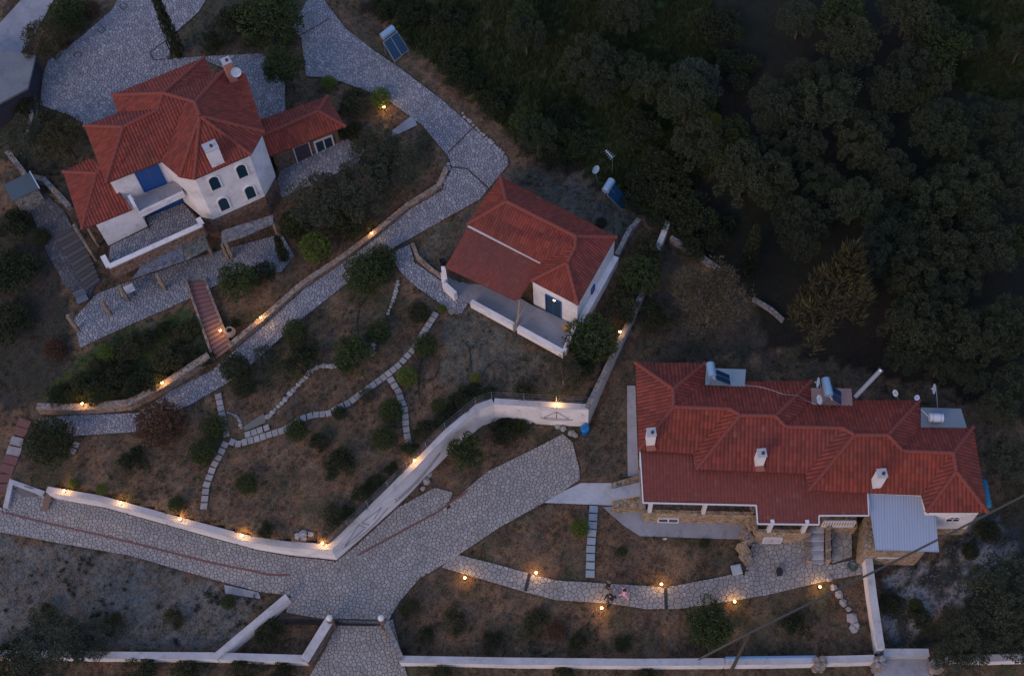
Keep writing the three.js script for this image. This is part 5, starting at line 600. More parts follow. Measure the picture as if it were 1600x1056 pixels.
function person(label, p, turn, c, stride, arms) { // +z is forward
  const r = thing('person', label, 'person', p); r.rotation.y = turn; const h = c.h || 1.7, k = h / 1.7, B = [], add = (a, b, r0, r1, col) => B.push([a.map(q => q * k), b.map(q => q * k), r0 * k, r1 * k, col]);
  add([0, 0.95, 0], [0, 1.22, 0.01], 0.135, 0.14, c.top); add([-0.1, 1.36, 0], [0.1, 1.36, 0], 0.095, 0.095, c.top); add([0, 1.2, 0], [0, 1.36, 0], 0.14, 0.12, c.top); add([0, 1.4, 0.01], [0, 1.52, 0.03], 0.052, 0.05, c.skin); add([0, 1.57, 0.04], [0, 1.63, 0.035], 0.085, 0.092, c.skin); add([0, 1.575, 0.12], [0, 1.59, 0.135], 0.014, 0.011, c.skin); for (const s of [-1, 1]) add([s * 0.09, 1.58, 0.03], [s * 0.095, 1.61, 0.03], 0.014, 0.016, c.skin);
  const leg = (s, f) => { add([s * 0.085, 0.92, 0], [s * 0.095, 0.5, 0.06 + f * 0.16], 0.095, 0.065, c.legs); add([s * 0.095, 0.5, 0.06 + f * 0.16], [s * 0.095, 0.09, f * 0.3 - 0.02], 0.062, 0.042, c.legs); add([s * 0.095, 0.045, f * 0.3 - 0.04], [s * 0.1, 0.04, f * 0.3 + 0.14], 0.045, 0.035, c.shoe); }; leg(-1, stride); leg(1, -stride);
  const arm = (s, [ez, wx, wy, wz]) => { const el = [s * 0.25, 1.12, ez], wr = [s * wx, wy, wz]; add([s * 0.19, 1.37, 0], el, 0.058, 0.045, c.top); add(el, wr, 0.042, 0.03, c.sleeve || c.top); const d = V3(wr[0] - el[0], wr[1] - el[1], wr[2] - el[2]).normalize(), pl = [wr[0] + d.x * 0.08, wr[1] + d.y * 0.08, wr[2] + d.z * 0.08]; add(wr, pl, 0.03, 0.034, c.skin); return [s, wr, pl, d]; };
  const hands = [arm(-1, arms[0]), arm(1, arms[1])];
  const dist = (x, y, z, b) => { const [a, e, r0, r1] = b, dx = e[0] - a[0], dy = e[1] - a[1], dz = e[2] - a[2], t = Math.max(0, Math.min(1, ((x - a[0]) * dx + (y - a[1]) * dy + (z - a[2]) * dz) / (dx * dx + dy * dy + dz * dz + 1e-9))); return Math.hypot(x - a[0] - dx * t, y - a[1] - dy * t, z - a[2] - dz * t) - (r0 + (r1 - r0) * t); };
  const f = (x, y, z) => { let s = 0; for (const b of B) { const q = dist(x, y, z, b); if (q < 0.35) s += Math.exp(-q * 42); } return s > 0 ? -Math.log(s) / 42 : 0.3; };
  const { pos, ix } = surfaceNets(f, V3(-0.55, -0.06, -0.6), V3(0.55, 1.8 * k, 0.65), 0.024), col = []; for (let i = 0; i < pos.length; i += 3) { let best = 1e9, cc = c.top; for (const b of B) { const q = dist(pos[i], pos[i + 1], pos[i + 2], b); if (q < best) { best = q; cc = b[4]; } } col.push(...cc); }
  const fp = [], fi = [], fc = []; for (const [s, wr, pl, d] of hands) { const sd = V3(0, 0, 1).addScaledVector(d, -d.z).normalize(); for (let q = 0; q < 5; q++) { const thumb = q === 4, o = V3(...(thumb ? wr : pl)).multiplyScalar(k).addScaledVector(sd, thumb ? 0.035 : (q - 1.5) * 0.018), l = (thumb ? 0.055 : [0.065, 0.078, 0.074, 0.058][q]) * k, mid = o.clone().addScaledVector(d, l * 0.55).addScaledVector(sd, thumb ? 0.02 : 0), tip = mid.clone().addScaledVector(d, l * 0.4).add(V3(-s * 0.018, 0, 0)); for (const g of [rod(o, mid, 0.011, 0.01, 6), rod(mid, tip, 0.01, 0.008, 6)]) { const b0 = fp.length / 3, pp = g.attributes.position; for (let m = 0; m < pp.count; m++) { fp.push(pp.getX(m), pp.getY(m), pp.getZ(m)); fc.push(...c.skin); } for (const m of g.index.array) fi.push(m + b0); } } }
  for (const s of [-1, 1]) { const g = new THREE.SphereGeometry(0.012, 8, 6).translate(s * 0.032 * k, 1.615 * k, 0.112 * k), b0 = fp.length / 3, pp = g.attributes.position; for (let m = 0; m < pp.count; m++) { fp.push(pp.getX(m), pp.getY(m), pp.getZ(m)); fc.push(0.02, 0.015, 0.012); } for (const m of g.index.array) fi.push(m + b0); }
  { const g = new THREE.SphereGeometry(0.02, 8, 6).scale(1.2, 0.3, 0.5).translate(0, 1.535 * k, 0.112 * k), b0 = fp.length / 3, pp = g.attributes.position; for (let m = 0; m < pp.count; m++) { fp.push(pp.getX(m), pp.getY(m), pp.getZ(m)); fc.push(0.3, 0.1, 0.09); } for (const m of g.index.array) fi.push(m + b0); }
  const n0 = pos.length / 3; mesh('body', geo(pos.concat(fp), ix.concat(fi.map(m => m + n0)), col.concat(fc)), paveMats.body ??= new THREE.MeshStandardMaterial({ vertexColors: true, roughness: 0.9, side: THREE.DoubleSide }), r);
  const hg = new THREE.SphereGeometry(0.108 * k, 18, 14, 0, Math.PI * 2, 0, Math.PI * 0.62), hp = hg.attributes.position; for (let i = 0; i < hp.count; i++) { const y = hp.getY(i), z = hp.getZ(i); hp.setXYZ(i, hp.getX(i) * 0.98, y * 1.05, z > 0 ? z * 0.9 : z * 1.12 ); } hg.rotateX(-0.35); hg.translate(0, 1.63 * k, 0.025 * k); hg.computeVertexNormals(); const hair = [hg]; if (c.long) { const t = new THREE.CapsuleGeometry(0.06, 0.2, 4, 10).scale(1.2, 1, 0.6).translate(0, 1.48 * k, -0.08 * k); hair.push(t); } mesh('hair', merge(hair), M(...c.hair, 0.8), r); return r; }
const blackTop = [0.012, 0.012, 0.014], skin = [0.4, 0.24, 0.17];
person('person in black walking on the upper edge of the footpath, pale legs', G(950, 921), 1.2, { top: blackTop, legs: [0.16, 0.14, 0.14], shoe: [0.05, 0.05, 0.05], skin, hair: [0.16, 0.09, 0.03], long: true }, 0.7, [[-0.1, 0.27, 0.9, 0.12], [0.08, 0.27, 0.9, -0.08]]);
person('person dressed all in black beside the lit lamp', G(953, 942), -0.4, { top: blackTop, legs: [0.012, 0.012, 0.015], shoe: [0.01, 0.01, 0.01], skin, hair: [0.012, 0.01, 0.009], h: 1.78 }, 0.8, [[0.1, 0.3, 0.92, 0.15], [-0.12, 0.3, 0.9, -0.1]]);
person('person in a pink top with dark hair striding right', G(975, 934), 1.35, { top: [0.75, 0.36, 0.42], legs: [0.75, 0.4, 0.44], sleeve: skin, shoe: [0.02, 0.015, 0.015], skin, hair: [0.015, 0.01, 0.009], long: true, h: 1.66 }, 1, [[0.14, 0.26, 1.0, 0.3], [-0.15, 0.28, 0.92, -0.2]]);
// ---------------------------------------------------------------- vegetation
const leafMat = new THREE.MeshStandardMaterial({ vertexColors: true, roughness: 0.95, side: THREE.DoubleSide }), tintMats = [[0.8, 0.9, 0.76], [0.64, 0.7, 0.62], [0.92, 0.92, 0.74], [0.6, 0.72, 0.56], [0.8, 0.82, 0.72]].map(c => new THREE.MeshStandardMaterial({ vertexColors: true, roughness: 0.95, side: THREE.DoubleSide, color: new THREE.Color().setRGB(...c) }));
function leafCloud(lobes, perLobe, L, Wd, cols, seed, dir) { // many small leaf faces spread through lobes {x,y,z,r}
  const rnd = rng(seed), pos = [], ix = [], col = []; const gauss = () => rnd() + rnd() + rnd() - 1.5;
  for (const b of lobes) { const n = Math.round(perLobe * (b.n ?? 1)), tint = 0.8 + rnd() * 0.4; for (let q = 0; q < n; q++) { let d = V3(gauss(), gauss(), gauss()).normalize(); const rr = b.r * (0.55 + 0.45 * Math.sqrt(rnd())) * (0.9 + rnd() * 0.2), c = V3(b.x + d.x * rr, b.y + d.y * rr * (b.sy ?? 1), b.z + d.z * rr); const ax = dir ? dir(d, rnd) : d.clone().multiplyScalar(0.7).add(V3(gauss(), gauss() + 0.25, gauss())).normalize(), sd = ax.clone().cross(V3(gauss(), gauss(), gauss())).normalize(), l = L * (0.6 + rnd() * 0.8), w = Wd * (0.6 + rnd() * 0.8), i0 = pos.length / 3, a = c, t = c.clone().addScaledVector(ax, l), m = c.clone().addScaledVector(ax, l * 0.5); const p1 = m.clone().addScaledVector(sd, w / 2), p2 = m.clone().addScaledVector(sd, -w / 2); pos.push(a.x, a.y, a.z, p1.x, p1.y, p1.z, t.x, t.y, t.z, p2.x, p2.y, p2.z); ix.push(i0, i0 + 1, i0 + 2, i0, i0 + 2, i0 + 3); const cc = cols[Math.floor(rnd() * cols.length)], v = tint * (0.8 + rnd() * 0.4); for (let k = 0; k < 4; k++) col.push(cc[0] * v, cc[1] * v, cc[2] * v); } }
  return geo(pos, ix, col);
}
function branchGeo(seed, depth, spread, len, r0) { const rnd = rng(seed), g = []; (function grow(p, d, l, r, k) { const q = p.clone().addScaledVector(d, l); g.push(rod(p, q, r, r * 0.68, k > 1 ? 6 : 4)); if (!k) return; const n = 2 + Math.floor(rnd() * 2); for (let i = 0; i < n; i++) grow(q, d.clone().add(V3((rnd() - 0.5) * spread, rnd() * 0.25, (rnd() - 0.5) * spread)).normalize(), l * (0.62 + rnd() * 0.25), r * 0.62, k - 1); })(V3(0, 0, 0), V3(0, 1, 0), len, r0, depth); return merge(g); }
const C = { olive: [[0.034, 0.043, 0.02], [0.043, 0.052, 0.027], [0.026, 0.034, 0.015], [0.054, 0.06, 0.034]], garden: [[0.034, 0.052, 0.009], [0.046, 0.064, 0.012], [0.027, 0.042, 0.008]], greyg: [[0.044, 0.05, 0.027], [0.056, 0.061, 0.036], [0.035, 0.041, 0.02]], lime: [[0.085, 0.12, 0.016], [0.1, 0.14, 0.02], [0.065, 0.095, 0.014]], yellow: [[0.15, 0.14, 0.02], [0.18, 0.16, 0.024], [0.12, 0.11, 0.02]], rust: [[0.085, 0.038, 0.02], [0.1, 0.05, 0.024], [0.065, 0.035, 0.018]], dark: [[0.024, 0.032, 0.009], [0.032, 0.04, 0.012], [0.018, 0.025, 0.007]], ochre: [[0.05, 0.045, 0.015], [0.062, 0.053, 0.019], [0.04, 0.037, 0.012]], pale: [[0.036, 0.05, 0.036], [0.046, 0.06, 0.044], [0.03, 0.042, 0.03]], scrub: [[0.045, 0.05, 0.016], [0.06, 0.058, 0.022], [0.034, 0.042, 0.012], [0.05, 0.04, 0.02]], dry: [[0.07, 0.055, 0.028], [0.085, 0.064, 0.034], [0.055, 0.046, 0.022]] };
function lobesOlive(seed, n) { const r = rng(seed), o = []; for (let k = 0; k < n; k++) { const y = 0.95 - 1.25 * (k + 0.5) / n, a = k * 2.4 + r() * 0.8, R = Math.sqrt(Math.max(0.04, 1 - y * y)) * (0.68 + r() * 0.34); o.push({ x: Math.cos(a) * R, y: y * (0.7 + r() * 0.35), z: Math.sin(a) * R, r: 0.13 + r() * 0.12, sy: 1.25, n: 0.8 }); } for (let k = 0; k < 5; k++) o.push({ x: (r() - 0.5) * 0.7, y: (r() - 0.5) * 0.5, z: (r() - 0.5) * 0.7, r: 0.3, n: 1.3 }); return o; }
function lobesScrub(seed, n) { const r = rng(seed), o = []; for (let k = 0; k < n; k++) { const a = r() * 6.28, d = Math.sqrt(r()), q = 0.13 + 0.2 * r(); o.push({ x: Math.cos(a) * d * 0.95, y: -0.25 + 0.75 * r() * (1.1 - d), z: Math.sin(a) * d * 0.8, r: q, sy: 0.9, n: q * 4.2 }); } return o; }
function lobesTree(seed, n) { const r = rng(seed), o = []; for (let k = 0; k < n; k++) { const a = r() * 6.28, y = -0.35 + 1.15 * r(), R = 0.72 * Math.sqrt(Math.max(0.05, 1 - y * y * 0.8)) * (0.75 + r() * 0.4); o.push({ x: Math.cos(a) * R, y: y * 0.75, z: Math.sin(a) * R, r: 0.2 + r() * 0.16 }); } for (let k = 0; k < n / 3; k++) o.push({ x: (r() - 0.5) * 0.8, y: (r() - 0.3) * 0.7, z: (r() - 0.5) * 0.8, r: 0.3 }); return o; }
function lobesRound(seed, n) { const r = rng(seed), o = []; for (let k = 0; k < n; k++) { const y = 1 - 2 * (k + 0.5) / n, a = k * 2.4, R = Math.sqrt(1 - y * y); if (y < -0.75) continue; const s = 0.7 + r() * 0.14; o.push({ x: Math.cos(a) * R * s, y: y * s, z: Math.sin(a) * R * s, r: 0.24 + r() * 0.08 }); } o.push({ x: 0, y: 0, z: 0, r: 0.55, n: 2 }); return o; }
const proto = {};
function crown(kind, variant) { const key = kind + variant; if (proto[key]) return proto[key]; const s = variant * 131 + kind.length * 17 + kind.charCodeAt(0); let g;
  if (kind === 'olive' || kind === 'greyg' || kind === 'pale' || kind === 'ochreTree') g = leafCloud(lobesOlive(s, 36), 225, 0.078, 0.032, C[kind === 'ochreTree' ? 'ochre' : kind], s);
  else if (kind === 'loose') g = leafCloud(lobesTree(s, 20), 150, 0.13, 0.05, C.garden, s);
  else if (kind === 'conifer') { const l = [], r = rng(s); for (let k = 0; k < 60; k++) { const y = r(), a = r() * 6.28, R = (1 - y) * 0.95 * (0.35 + 0.65 * r()); l.push({ x: Math.cos(a) * R, y: -0.6 + y * 1.9, z: Math.sin(a) * R, r: 0.13 + 0.05 * r(), sy: 0.9 }); } g = leafCloud(l, 70, 0.17, 0.03, C.ochre, s, (d, q) => d.clone().multiplyScalar(0.5).add(V3(q() - 0.5, 0.7, q() - 0.5)).normalize()); }
  else if (kind === 'scrub' || kind === 'scrubDark') g = leafCloud(lobesScrub(s, 26), 150, 0.12, 0.05, C[kind === 'scrub' ? 'scrub' : 'dark'], s);
  else if (kind === 'cypress') { const l = [], r = rng(s); for (let k = 0; k < 46; k++) { const y = k / 46, R = 0.8 * Math.pow(1 - y, 0.6) * Math.min(1, y * 7 + 0.35), a = k * 2.4; l.push({ x: Math.cos(a) * R * 0.55, y: -1 + y * 2, z: Math.sin(a) * R * 0.55, r: 0.18 + R * 0.4, sy: 0.28 }); } g = leafCloud(l, 70, 0.12, 0.09, C.dark, s, (d, q) => d.clone().multiplyScalar(0.4).add(V3(q() - 0.5, 0.35, q() - 0.5)).normalize()); }
  else if (kind === 'bare') g = leafCloud(lobesTree(s, 30), 120, 0.1, 0.024, C.dry, s);
  else g = leafCloud(lobesRound(s, 34), 150, 0.11, 0.055, C[kind] || C.garden, s);
  return proto[key] = g; }
const trunkG = [1, 2, 3].map(k => branchGeo(k * 9, 2, 1.5, 0.5, 0.085)), bareG = branchGeo(77, 5, 1.35, 0.42, 0.05), stemG = branchGeo(5, 1, 1.2, 0.35, 0.05), cyG = rod(V3(0, 0, 0), V3(0, 1, 0), 0.1, 0.03, 7);
let treeCount = 0;
function plant(kind, label, u, v, rpx, o = {}) { // u, v: middle of the crown as seen, rpx: its half-width
  const isTree = ['olive', 'greyg', 'pale', 'conifer', 'bare', 'ochreTree', 'loose'].includes(kind), tall = kind === 'cypress', bush = !isTree && !tall;
  let R = rpx / 25, p = G(u, v), hc; const rnd = rng(++treeCount * 977);
  R = rpx / FOCAL * p.distanceTo(EYE) * 1.04; const sy = o.sy ?? (tall ? 3.2 : kind === 'conifer' ? 1.35 : isTree ? 0.85 + rnd() * 0.15 : 0.85); hc = o.hc ?? (isTree ? R * sy * 0.75 + 0.9 : R * sy * 0.8); if (tall) hc = R * sy;
  for (let k = 0; k < 3; k++) { const q = survey(u, v, (H(p.x, p.z) + hc) / LV); p = V3(q.x, H(q.x, q.z), q.z); }
  const name = tall ? 'cypress' : kind === 'olive' ? 'olive_tree' : kind === 'conifer' ? 'conifer' : kind === 'bare' ? 'bare_tree' : isTree ? 'tree' : 'shrub', r = thing(name, label, isTree || tall ? 'tree' : 'shrub', p, o.group); r.rotation.y = rnd() * 6.28;
  const nv = isTree ? 4 : 3, t = mesh('trunk', kind === 'bare' ? bareG : tall ? cyG : isTree ? trunkG[treeCount % 3] : stemG, kind === 'bare' ? MAT.wood : MAT.bark, r); if (kind === 'bare') t.scale.set(R * 1.1, R * 1.2, R * 1.1); else if (tall) t.scale.set(1, hc, 1); else if (isTree) t.scale.set(R * 0.9, hc * 0.95, R * 0.9); else t.scale.set(R, hc, R);
  t.position.y = -0.05; const c = mesh('crown', crown(kind, treeCount % nv), o.group ? tintMats[Math.floor(hash2(Math.round(u), Math.round(v), 8) * 5)] : leafMat, r); c.position.y = hc + (kind === 'bare' ? 0.3 : 0); c.scale.set(R * (o.sx ?? 1), R * sy, R); c.rotation.y = rnd() * 6; return r; }
const grove = [[920,100,42],[975,112,42],[935,140,38],[1012,128,36],[817,30,30],[822,56,32],[980,20,40],[1073,158,42],[823,196,36],[840,214,28],[1090,226,42],[995,246,36],[1250,31,44],[1319,25,42],[1419,19,44],[1203,62,32],[1241,78,36],[1328,72,40],[1381,62,42],[1459,47,40],[1503,41,32],[1515,66,30],[1475,81,38],[1428,103,40],[1250,119,34],[1297,131,38],[1294,162,44],[1397,140,42],[1430,147,36],[1459,125,36],[1209,166,44],[1207,190,38],[1334,194,44],[1366,200,40],[1344,231,34],[1256,231,36],[1147,206,34],[1169,244,38],[1203,244,32],[1162,275,44],[1200,281,44],[1147,302,38],[1209,302,38],[1284,287,44],[1337,319,40],[1391,269,40],[1394,290,38],[1469,206,44],[1519,194,44],[1522,219,42],[1503,246,40],[1481,287,42],[1516,294,40],[1466,312,38],[1581,197,36],[1575,259,38],[1578,306,36],[1597,69,32],[1400,345,40],[1437,362,36],[1387,392,44],[1405,430,38],[1432,442,32],[1480,400,40],[1510,407,40],[1545,382,42],[1500,437,34],[1425,475,36],[1470,480,40],[1425,512,42],[1455,525,42],[1542,485,40],[1570,505,38],[1525,527,42],[1587,537,38],[1562,450,36],[1590,380,34],[1240,340,36],[1530,340,36],[1360,375,30],[1270,345,34],[1250,380,30],[1590,600,36],[1520,590,34],[1470,570,34],[1410,560,32],[1560,640,30]];
for (const [u, v, r] of grove) { const q = hash2(u, v, 3), z = hash2(u, v, 4); if (q < 0.12) continue; const s = r * (0.66 + 0.3 * z); if (q > 0.9) plant('loose', 'greener leafy tree standing among the grey olives of the grove', u, v, s, { group: 'leafy green trees among the olives' }); else plant('olive', 'dark grey-green olive tree in the dense grove on the right', u, v, s, { group: 'olive trees of the dark grove', sy: 0.75 + z * 0.4 }); }
for (const [u, v, r] of [[770,158,28],[723,125,26],[708,98,26],[880,180,30],[900,215,30],[870,245,22],[1000,195,34],[1040,250,36],[1050,300,38],[1000,290,34],[1085,330,38],[1040,335,30],[1120,360,30],[1085,385,26],[700,30,28],[1150,100,34],[1130,40,34],[640,20,22],[600,10,20]]) plant('scrubDark', 'low dark green thicket shrub at the near edge of the grove', u, v, r, { group: 'thicket shrubs edging the grove', sy: 0.8 });
const list = [
  ['conifer', 'tall ochre-green conifer standing alone above the long house', 1305, 470, 68], ['bare', 'leafless pale brown tree left of the ochre conifer', 1112, 470, 56], ['cypress', 'narrow green cypress behind the bare tree', 1174, 392, 17, { sy: 3.4 }], ['pale', 'pale blue-green tree at the upper middle of the grove', 1083, 132, 36], ['yellow', 'small yellow-green shrub at the grove edge, upper of two', 1112, 188, 14], ['lime', 'small yellow-green shrub at the grove edge, lower of two', 1125, 238, 16],
  ['cypress', 'tall dark cypress at the courtyard planting', 258, 35, 13, { sy: 5 }], ['cypress', 'short cypress beside the villa awning', 438, 388, 11, { sy: 2.8 }], ['garden', 'large green tree above the courtyard planting', 420, 26, 46], ['scrubDark', 'dark green shrub left of the large courtyard tree', 372, 30, 32], ['loose', 'leafy tree where courtyard and driveway meet', 442, 106, 32], ['scrubDark', 'dark shrub in the planting above the villa roof', 330, 62, 18],
  ['ochreTree', 'brownish tree at the courtyard corner by the lane', 70, 62, 30], ['garden', 'dark green bush above the brownish courtyard tree', 105, 22, 26], ['rust', 'small dark reddish shrub on the courtyard edge', 97, 64, 12], ['rust', 'small reddish shrub at the upper courtyard edge', 140, 14, 13],
  ['ochreTree', 'autumn-tinted tree left of the villa roof', 100, 218, 32], ['greyg', 'grey-green bush on the slope at the left edge', 45, 218, 30], ['scrubDark', 'dark bush below the courtyard wall', 40, 160, 22], ['scrub', 'green shrub where the slope meets the courtyard', 75, 190, 22],
  ['lime', 'light green shrub beside the driveway right of the courtyard tree', 513, 130, 12], ['scrub', 'dark green shrub left of the glowing lamp bush', 555, 158, 24], ['lime', 'bush lit from inside by the driveway lamp', 594, 152, 15], ['scrubDark', 'dark shrub beside the annex end wall', 545, 205, 22],
  ['greyg', 'grey olive tree in the bed below the link path', 590, 235, 36], ['greyg', 'grey olive tree right of the annex patio', 618, 265, 38], ['greyg', 'large grey olive tree between annex and driveway', 560, 300, 42], ['greyg', 'grey olive tree under the villa, left of the large one', 500, 320, 44], ['scrubDark', 'dark tree filling the bed above the driveway lamp', 545, 345, 34], ['lime', 'bright green bush at the bottom of the olive bed', 492, 386, 24], ['garden', 'green bush left of the bright green one', 462, 350, 24],
  ['garden', 'dense dark green shrub by the driveway, larger of the pair', 570, 428, 32], ['garden', 'dense dark green shrub by the driveway, smaller of the pair', 596, 406, 24], ['loose', 'leafy green tree right of the brick walkway', 370, 440, 30], ['scrubDark', 'dark shrub below the short cypress', 410, 425, 22], ['scrubDark', 'dark bush beside the clay pot', 368, 503, 10],
  ['dark', 'dark tree leaning over the driveway near the walkway', 366, 574, 22], ['dark', 'dark shrub below the leaning tree', 380, 604, 17], ['pale', 'blue-grey bush on the driveway edge', 413, 557, 17, { hc: 0.5 }], ['garden', 'round dark shrub right of the blue-grey bush', 460, 518, 19], ['scrubDark', 'wide dark shrub above the rock row', 468, 562, 30], ['loose', 'bushy green shrub above the garden slab path', 550, 553, 32, { hc: 0.9 }], ['garden', 'round shrub above the bushy green one', 591, 519, 18], ['dark', 'round grey-dark shrub beside the ramp path', 653, 488, 17], ['garden', 'round green shrub on the slab path under the middle house', 664, 540, 19], ['lime', 'small bright shrub at the top of the slab path', 690, 482, 7], ['lime', 'bright green round shrub at the path junction', 636, 588, 15], ['yellow', 'small yellow shrub among irrigation loops', 743, 591, 9], ['garden', 'round shrub left of the descending slab path, upper', 611, 642, 19], ['garden', 'round shrub left of the descending slab path, lower', 599, 683, 18], ['garden', 'oval dark shrub on the garden path', 463, 671, 17], ['scrubDark', 'large dark shrub low in the garden', 527, 724, 26], ['scrubDark', 'dim shrub above the large dark one', 500, 690, 16], ['greyg', 'small grey shrub growing over the slab path', 573, 618, 12, { hc: 0.3 }], ['dark', 'small grey-green shrub at the path bend', 530, 645, 11],
  ['garden', 'green shrub left of the slab path, upper', 334, 668, 19], ['garden', 'green shrub left of the slab path, lower', 316, 706, 20], ['rust', 'large round red-brown shrub beside the upper driveway', 248, 662, 34], ['dark', 'large round dark shrub at the far left', 76, 690, 34], ['lime', 'tiny yellow-green shrub behind the first wall lamp', 114, 755, 8], ['lime', 'small green shrub behind the wall between two lamps', 158, 764, 9], ['garden', 'low green shrub behind the second wall lamp', 275, 788, 12], ['scrubDark', 'dark shrub in the lower left garden', 205, 718, 22], ['scrubDark', 'dark shrub behind the wall at the fourth lamp', 415, 826, 13], ['scrub', 'dark green shrub behind the rock pile', 520, 808, 20], ['garden', 'small green shrub right of the lower slab path', 385, 755, 16], ['scrubDark', 'dark hedge shrub along the wall fence, lower', 565, 770, 18], ['scrubDark', 'dark hedge shrub along the wall fence, middle', 660, 672, 18], ['scrubDark', 'dark hedge shrub along the wall fence, upper', 722, 622, 20], ['garden', 'small dark shrub above the hedge', 686, 634, 12],
  ['scrub', 'dark shrub behind the sailing boat wall', 820, 608, 19], ['bare', 'thin leafless shrub at the corner above the boat wall', 880, 580, 26], ['loose', 'green tree below the climbing wall', 728, 705, 28], ['scrubDark', 'dark shrub in the lower bed right of the green tree', 790, 675, 24], ['garden', 'green shrub under the boat wall', 812, 665, 13],
  ['garden', 'large dark bush at the right corner of the middle house terrace', 925, 530, 38], ['scrubDark', 'dark bush below the large terrace bush', 900, 575, 26], ['scrub', 'dark green shrub along the middle house side, lower', 972, 478, 30], ['garden', 'dark green shrub along the middle house side, middle', 1000, 430, 32], ['scrub', 'dark green shrub along the middle house side, upper', 1012, 390, 28], ['scrubDark', 'dark shrub on the outer side of the curving wall', 1022, 492, 26], ['dark', 'low shrub behind the middle house roof corner', 940, 348, 9],
  ['loose', 'big leafy green shrub overhanging the footpath', 1106, 976, 38, { hc: 0.9 }], ['scrubDark', 'round dark shrub under the overhead cable', 1242, 975, 22], ['lime', 'slim green shrub left of the grey slab path', 906, 825, 14, { sy: 1.4 }], ['garden', 'small green shrub in the middle of the upper lawn', 972, 862, 8], ['scrub', 'green bush at the left end of the lower lawn', 640, 950, 17], ['scrub', 'green bush right of the leftmost lawn bush', 708, 972, 20], ['scrubDark', 'dark bush low on the left lawn', 665, 995, 15], ['scrubDark', 'dark bush near the front wall, left of centre', 770, 1002, 18], ['scrub', 'wide green bush below the footpath people', 838, 975, 20], ['scrubDark', 'dark shrub right of the wide green bush', 905, 1000, 15], ['rust', 'reddish shrub on the lower lawn', 870, 985, 14], ['scrubDark', 'dark shrub near the front wall below the lamp', 975, 1004, 14], ['garden', 'small green plant by the upper lawn edge', 1100, 850, 7],
  ['greyg', 'large grey olive tree at the bottom left', 82, 1012, 48], ['greyg', 'grey olive tree right of the large bottom left one', 142, 1002, 28], ['scrubDark', 'dark bush at the lower left corner', 20, 1035, 36], ['scrub', 'small grey bush on the gravel', 175, 975, 18], ['scrub', 'low green bush on the gravel by the wall', 268, 968, 16], ['garden', 'small green shrub at the gravel corner by the driveway', 356, 940, 11], ['scrub', 'grey bush on the gravel above the bottom left olive', 65, 962, 20], ['scrub', 'hedge bush under the lower left wall, left', 215, 1044, 26], ['scrub', 'hedge bush under the lower left wall, right', 290, 1050, 22], ['scrub', 'hedge bush left of the gate wall', 380, 1046, 24], ['scrubDark', 'hedge bush beside the gate wing', 440, 1052, 22], ['scrubDark', 'dark plant inside the gate corner plot', 420, 985, 22], ['scrub', 'bush below the front wall right of the gate', 690, 1056, 18], ['scrub', 'bush below the front wall in the middle', 880, 1058, 18], ['scrub', 'bush below the front wall near the pole', 1010, 1058, 16],
  ['olive', 'large dark tree at the right edge above the rocks', 1568, 930, 50], ['olive', 'dark tree at the lower right corner', 1515, 995, 40], ['olive', 'dark tree at the far right bottom', 1592, 985, 42], ['greyg', 'grey-green shrub beside the right stone post', 1490, 1030, 26], ['scrubDark', 'dark shrub among the rocks beside the side wall', 1395, 945, 18], ['scrubDark', 'dark shrub in the middle of the rocks', 1440, 965, 18], ['dark', 'small dark shrub below the garage corner', 1517, 862, 12], ['garden', 'small green shrub on the rocks', 1432, 945, 10], ['dark', 'dark shrub below the long house corner', 1545, 830, 16], ['greyg', 'grey shrub at the right edge beside the long house', 1575, 720, 34],
  ['scrub', 'green bank shrub below the villa terrace, first from the walkway', 292, 515, 18], ['scrub', 'green bank shrub below the villa terrace, second from the walkway', 262, 560, 26], ['scrubDark', 'green bank shrub below the villa terrace, third from the walkway', 215, 592, 28], ['scrub', 'green bank shrub under the terrace edge', 200, 540, 22], ['scrubDark', 'bank shrub above the tan wall lamp', 150, 605, 28], ['lime', 'light green shrub at the terrace corner', 165, 550, 14], ['scrubDark', 'bank shrub at the left end of the tan wall', 95, 618, 20], ['scrubDark', 'bank shrub above the brick walkway foot', 305, 560, 16],
  ['scrubDark', 'dark tree on the west slope, upper', 20, 345, 26], ['scrubDark', 'dark tree on the west slope, middle', 22, 420, 38], ['scrubDark', 'dark tree on the west slope, lower', 12, 500, 34], ['rust', 'reddish shrub on the west slope', 85, 545, 16], ['dark', 'small dark shrub left of the west slope steps', 62, 370, 14],
];
for (const [kind, label, u, v, r, o] of list) plant(kind, label, u, v, r, o || {});
for (const [u, v, r] of [[588,752,15],[612,733,14],[640,700,15],[690,655,15],[705,640,13],[742,610,15],[765,612,12],[545,800,13]]) plant('scrubDark', 'dark hedge clump along the fence of the climbing white wall', u, v, r, { group: 'hedge clumps behind the climbing wall' });
for (const [u, v, r] of [[118,602,20],[180,580,24],[238,592,22],[285,545,18],[322,560,14],[225,530,18],[150,570,16],[255,515,14]]) plant('scrub', 'low green hedge bush on the bank under the villa terrace', u, v, r, { group: 'hedge bushes on the terrace bank' });
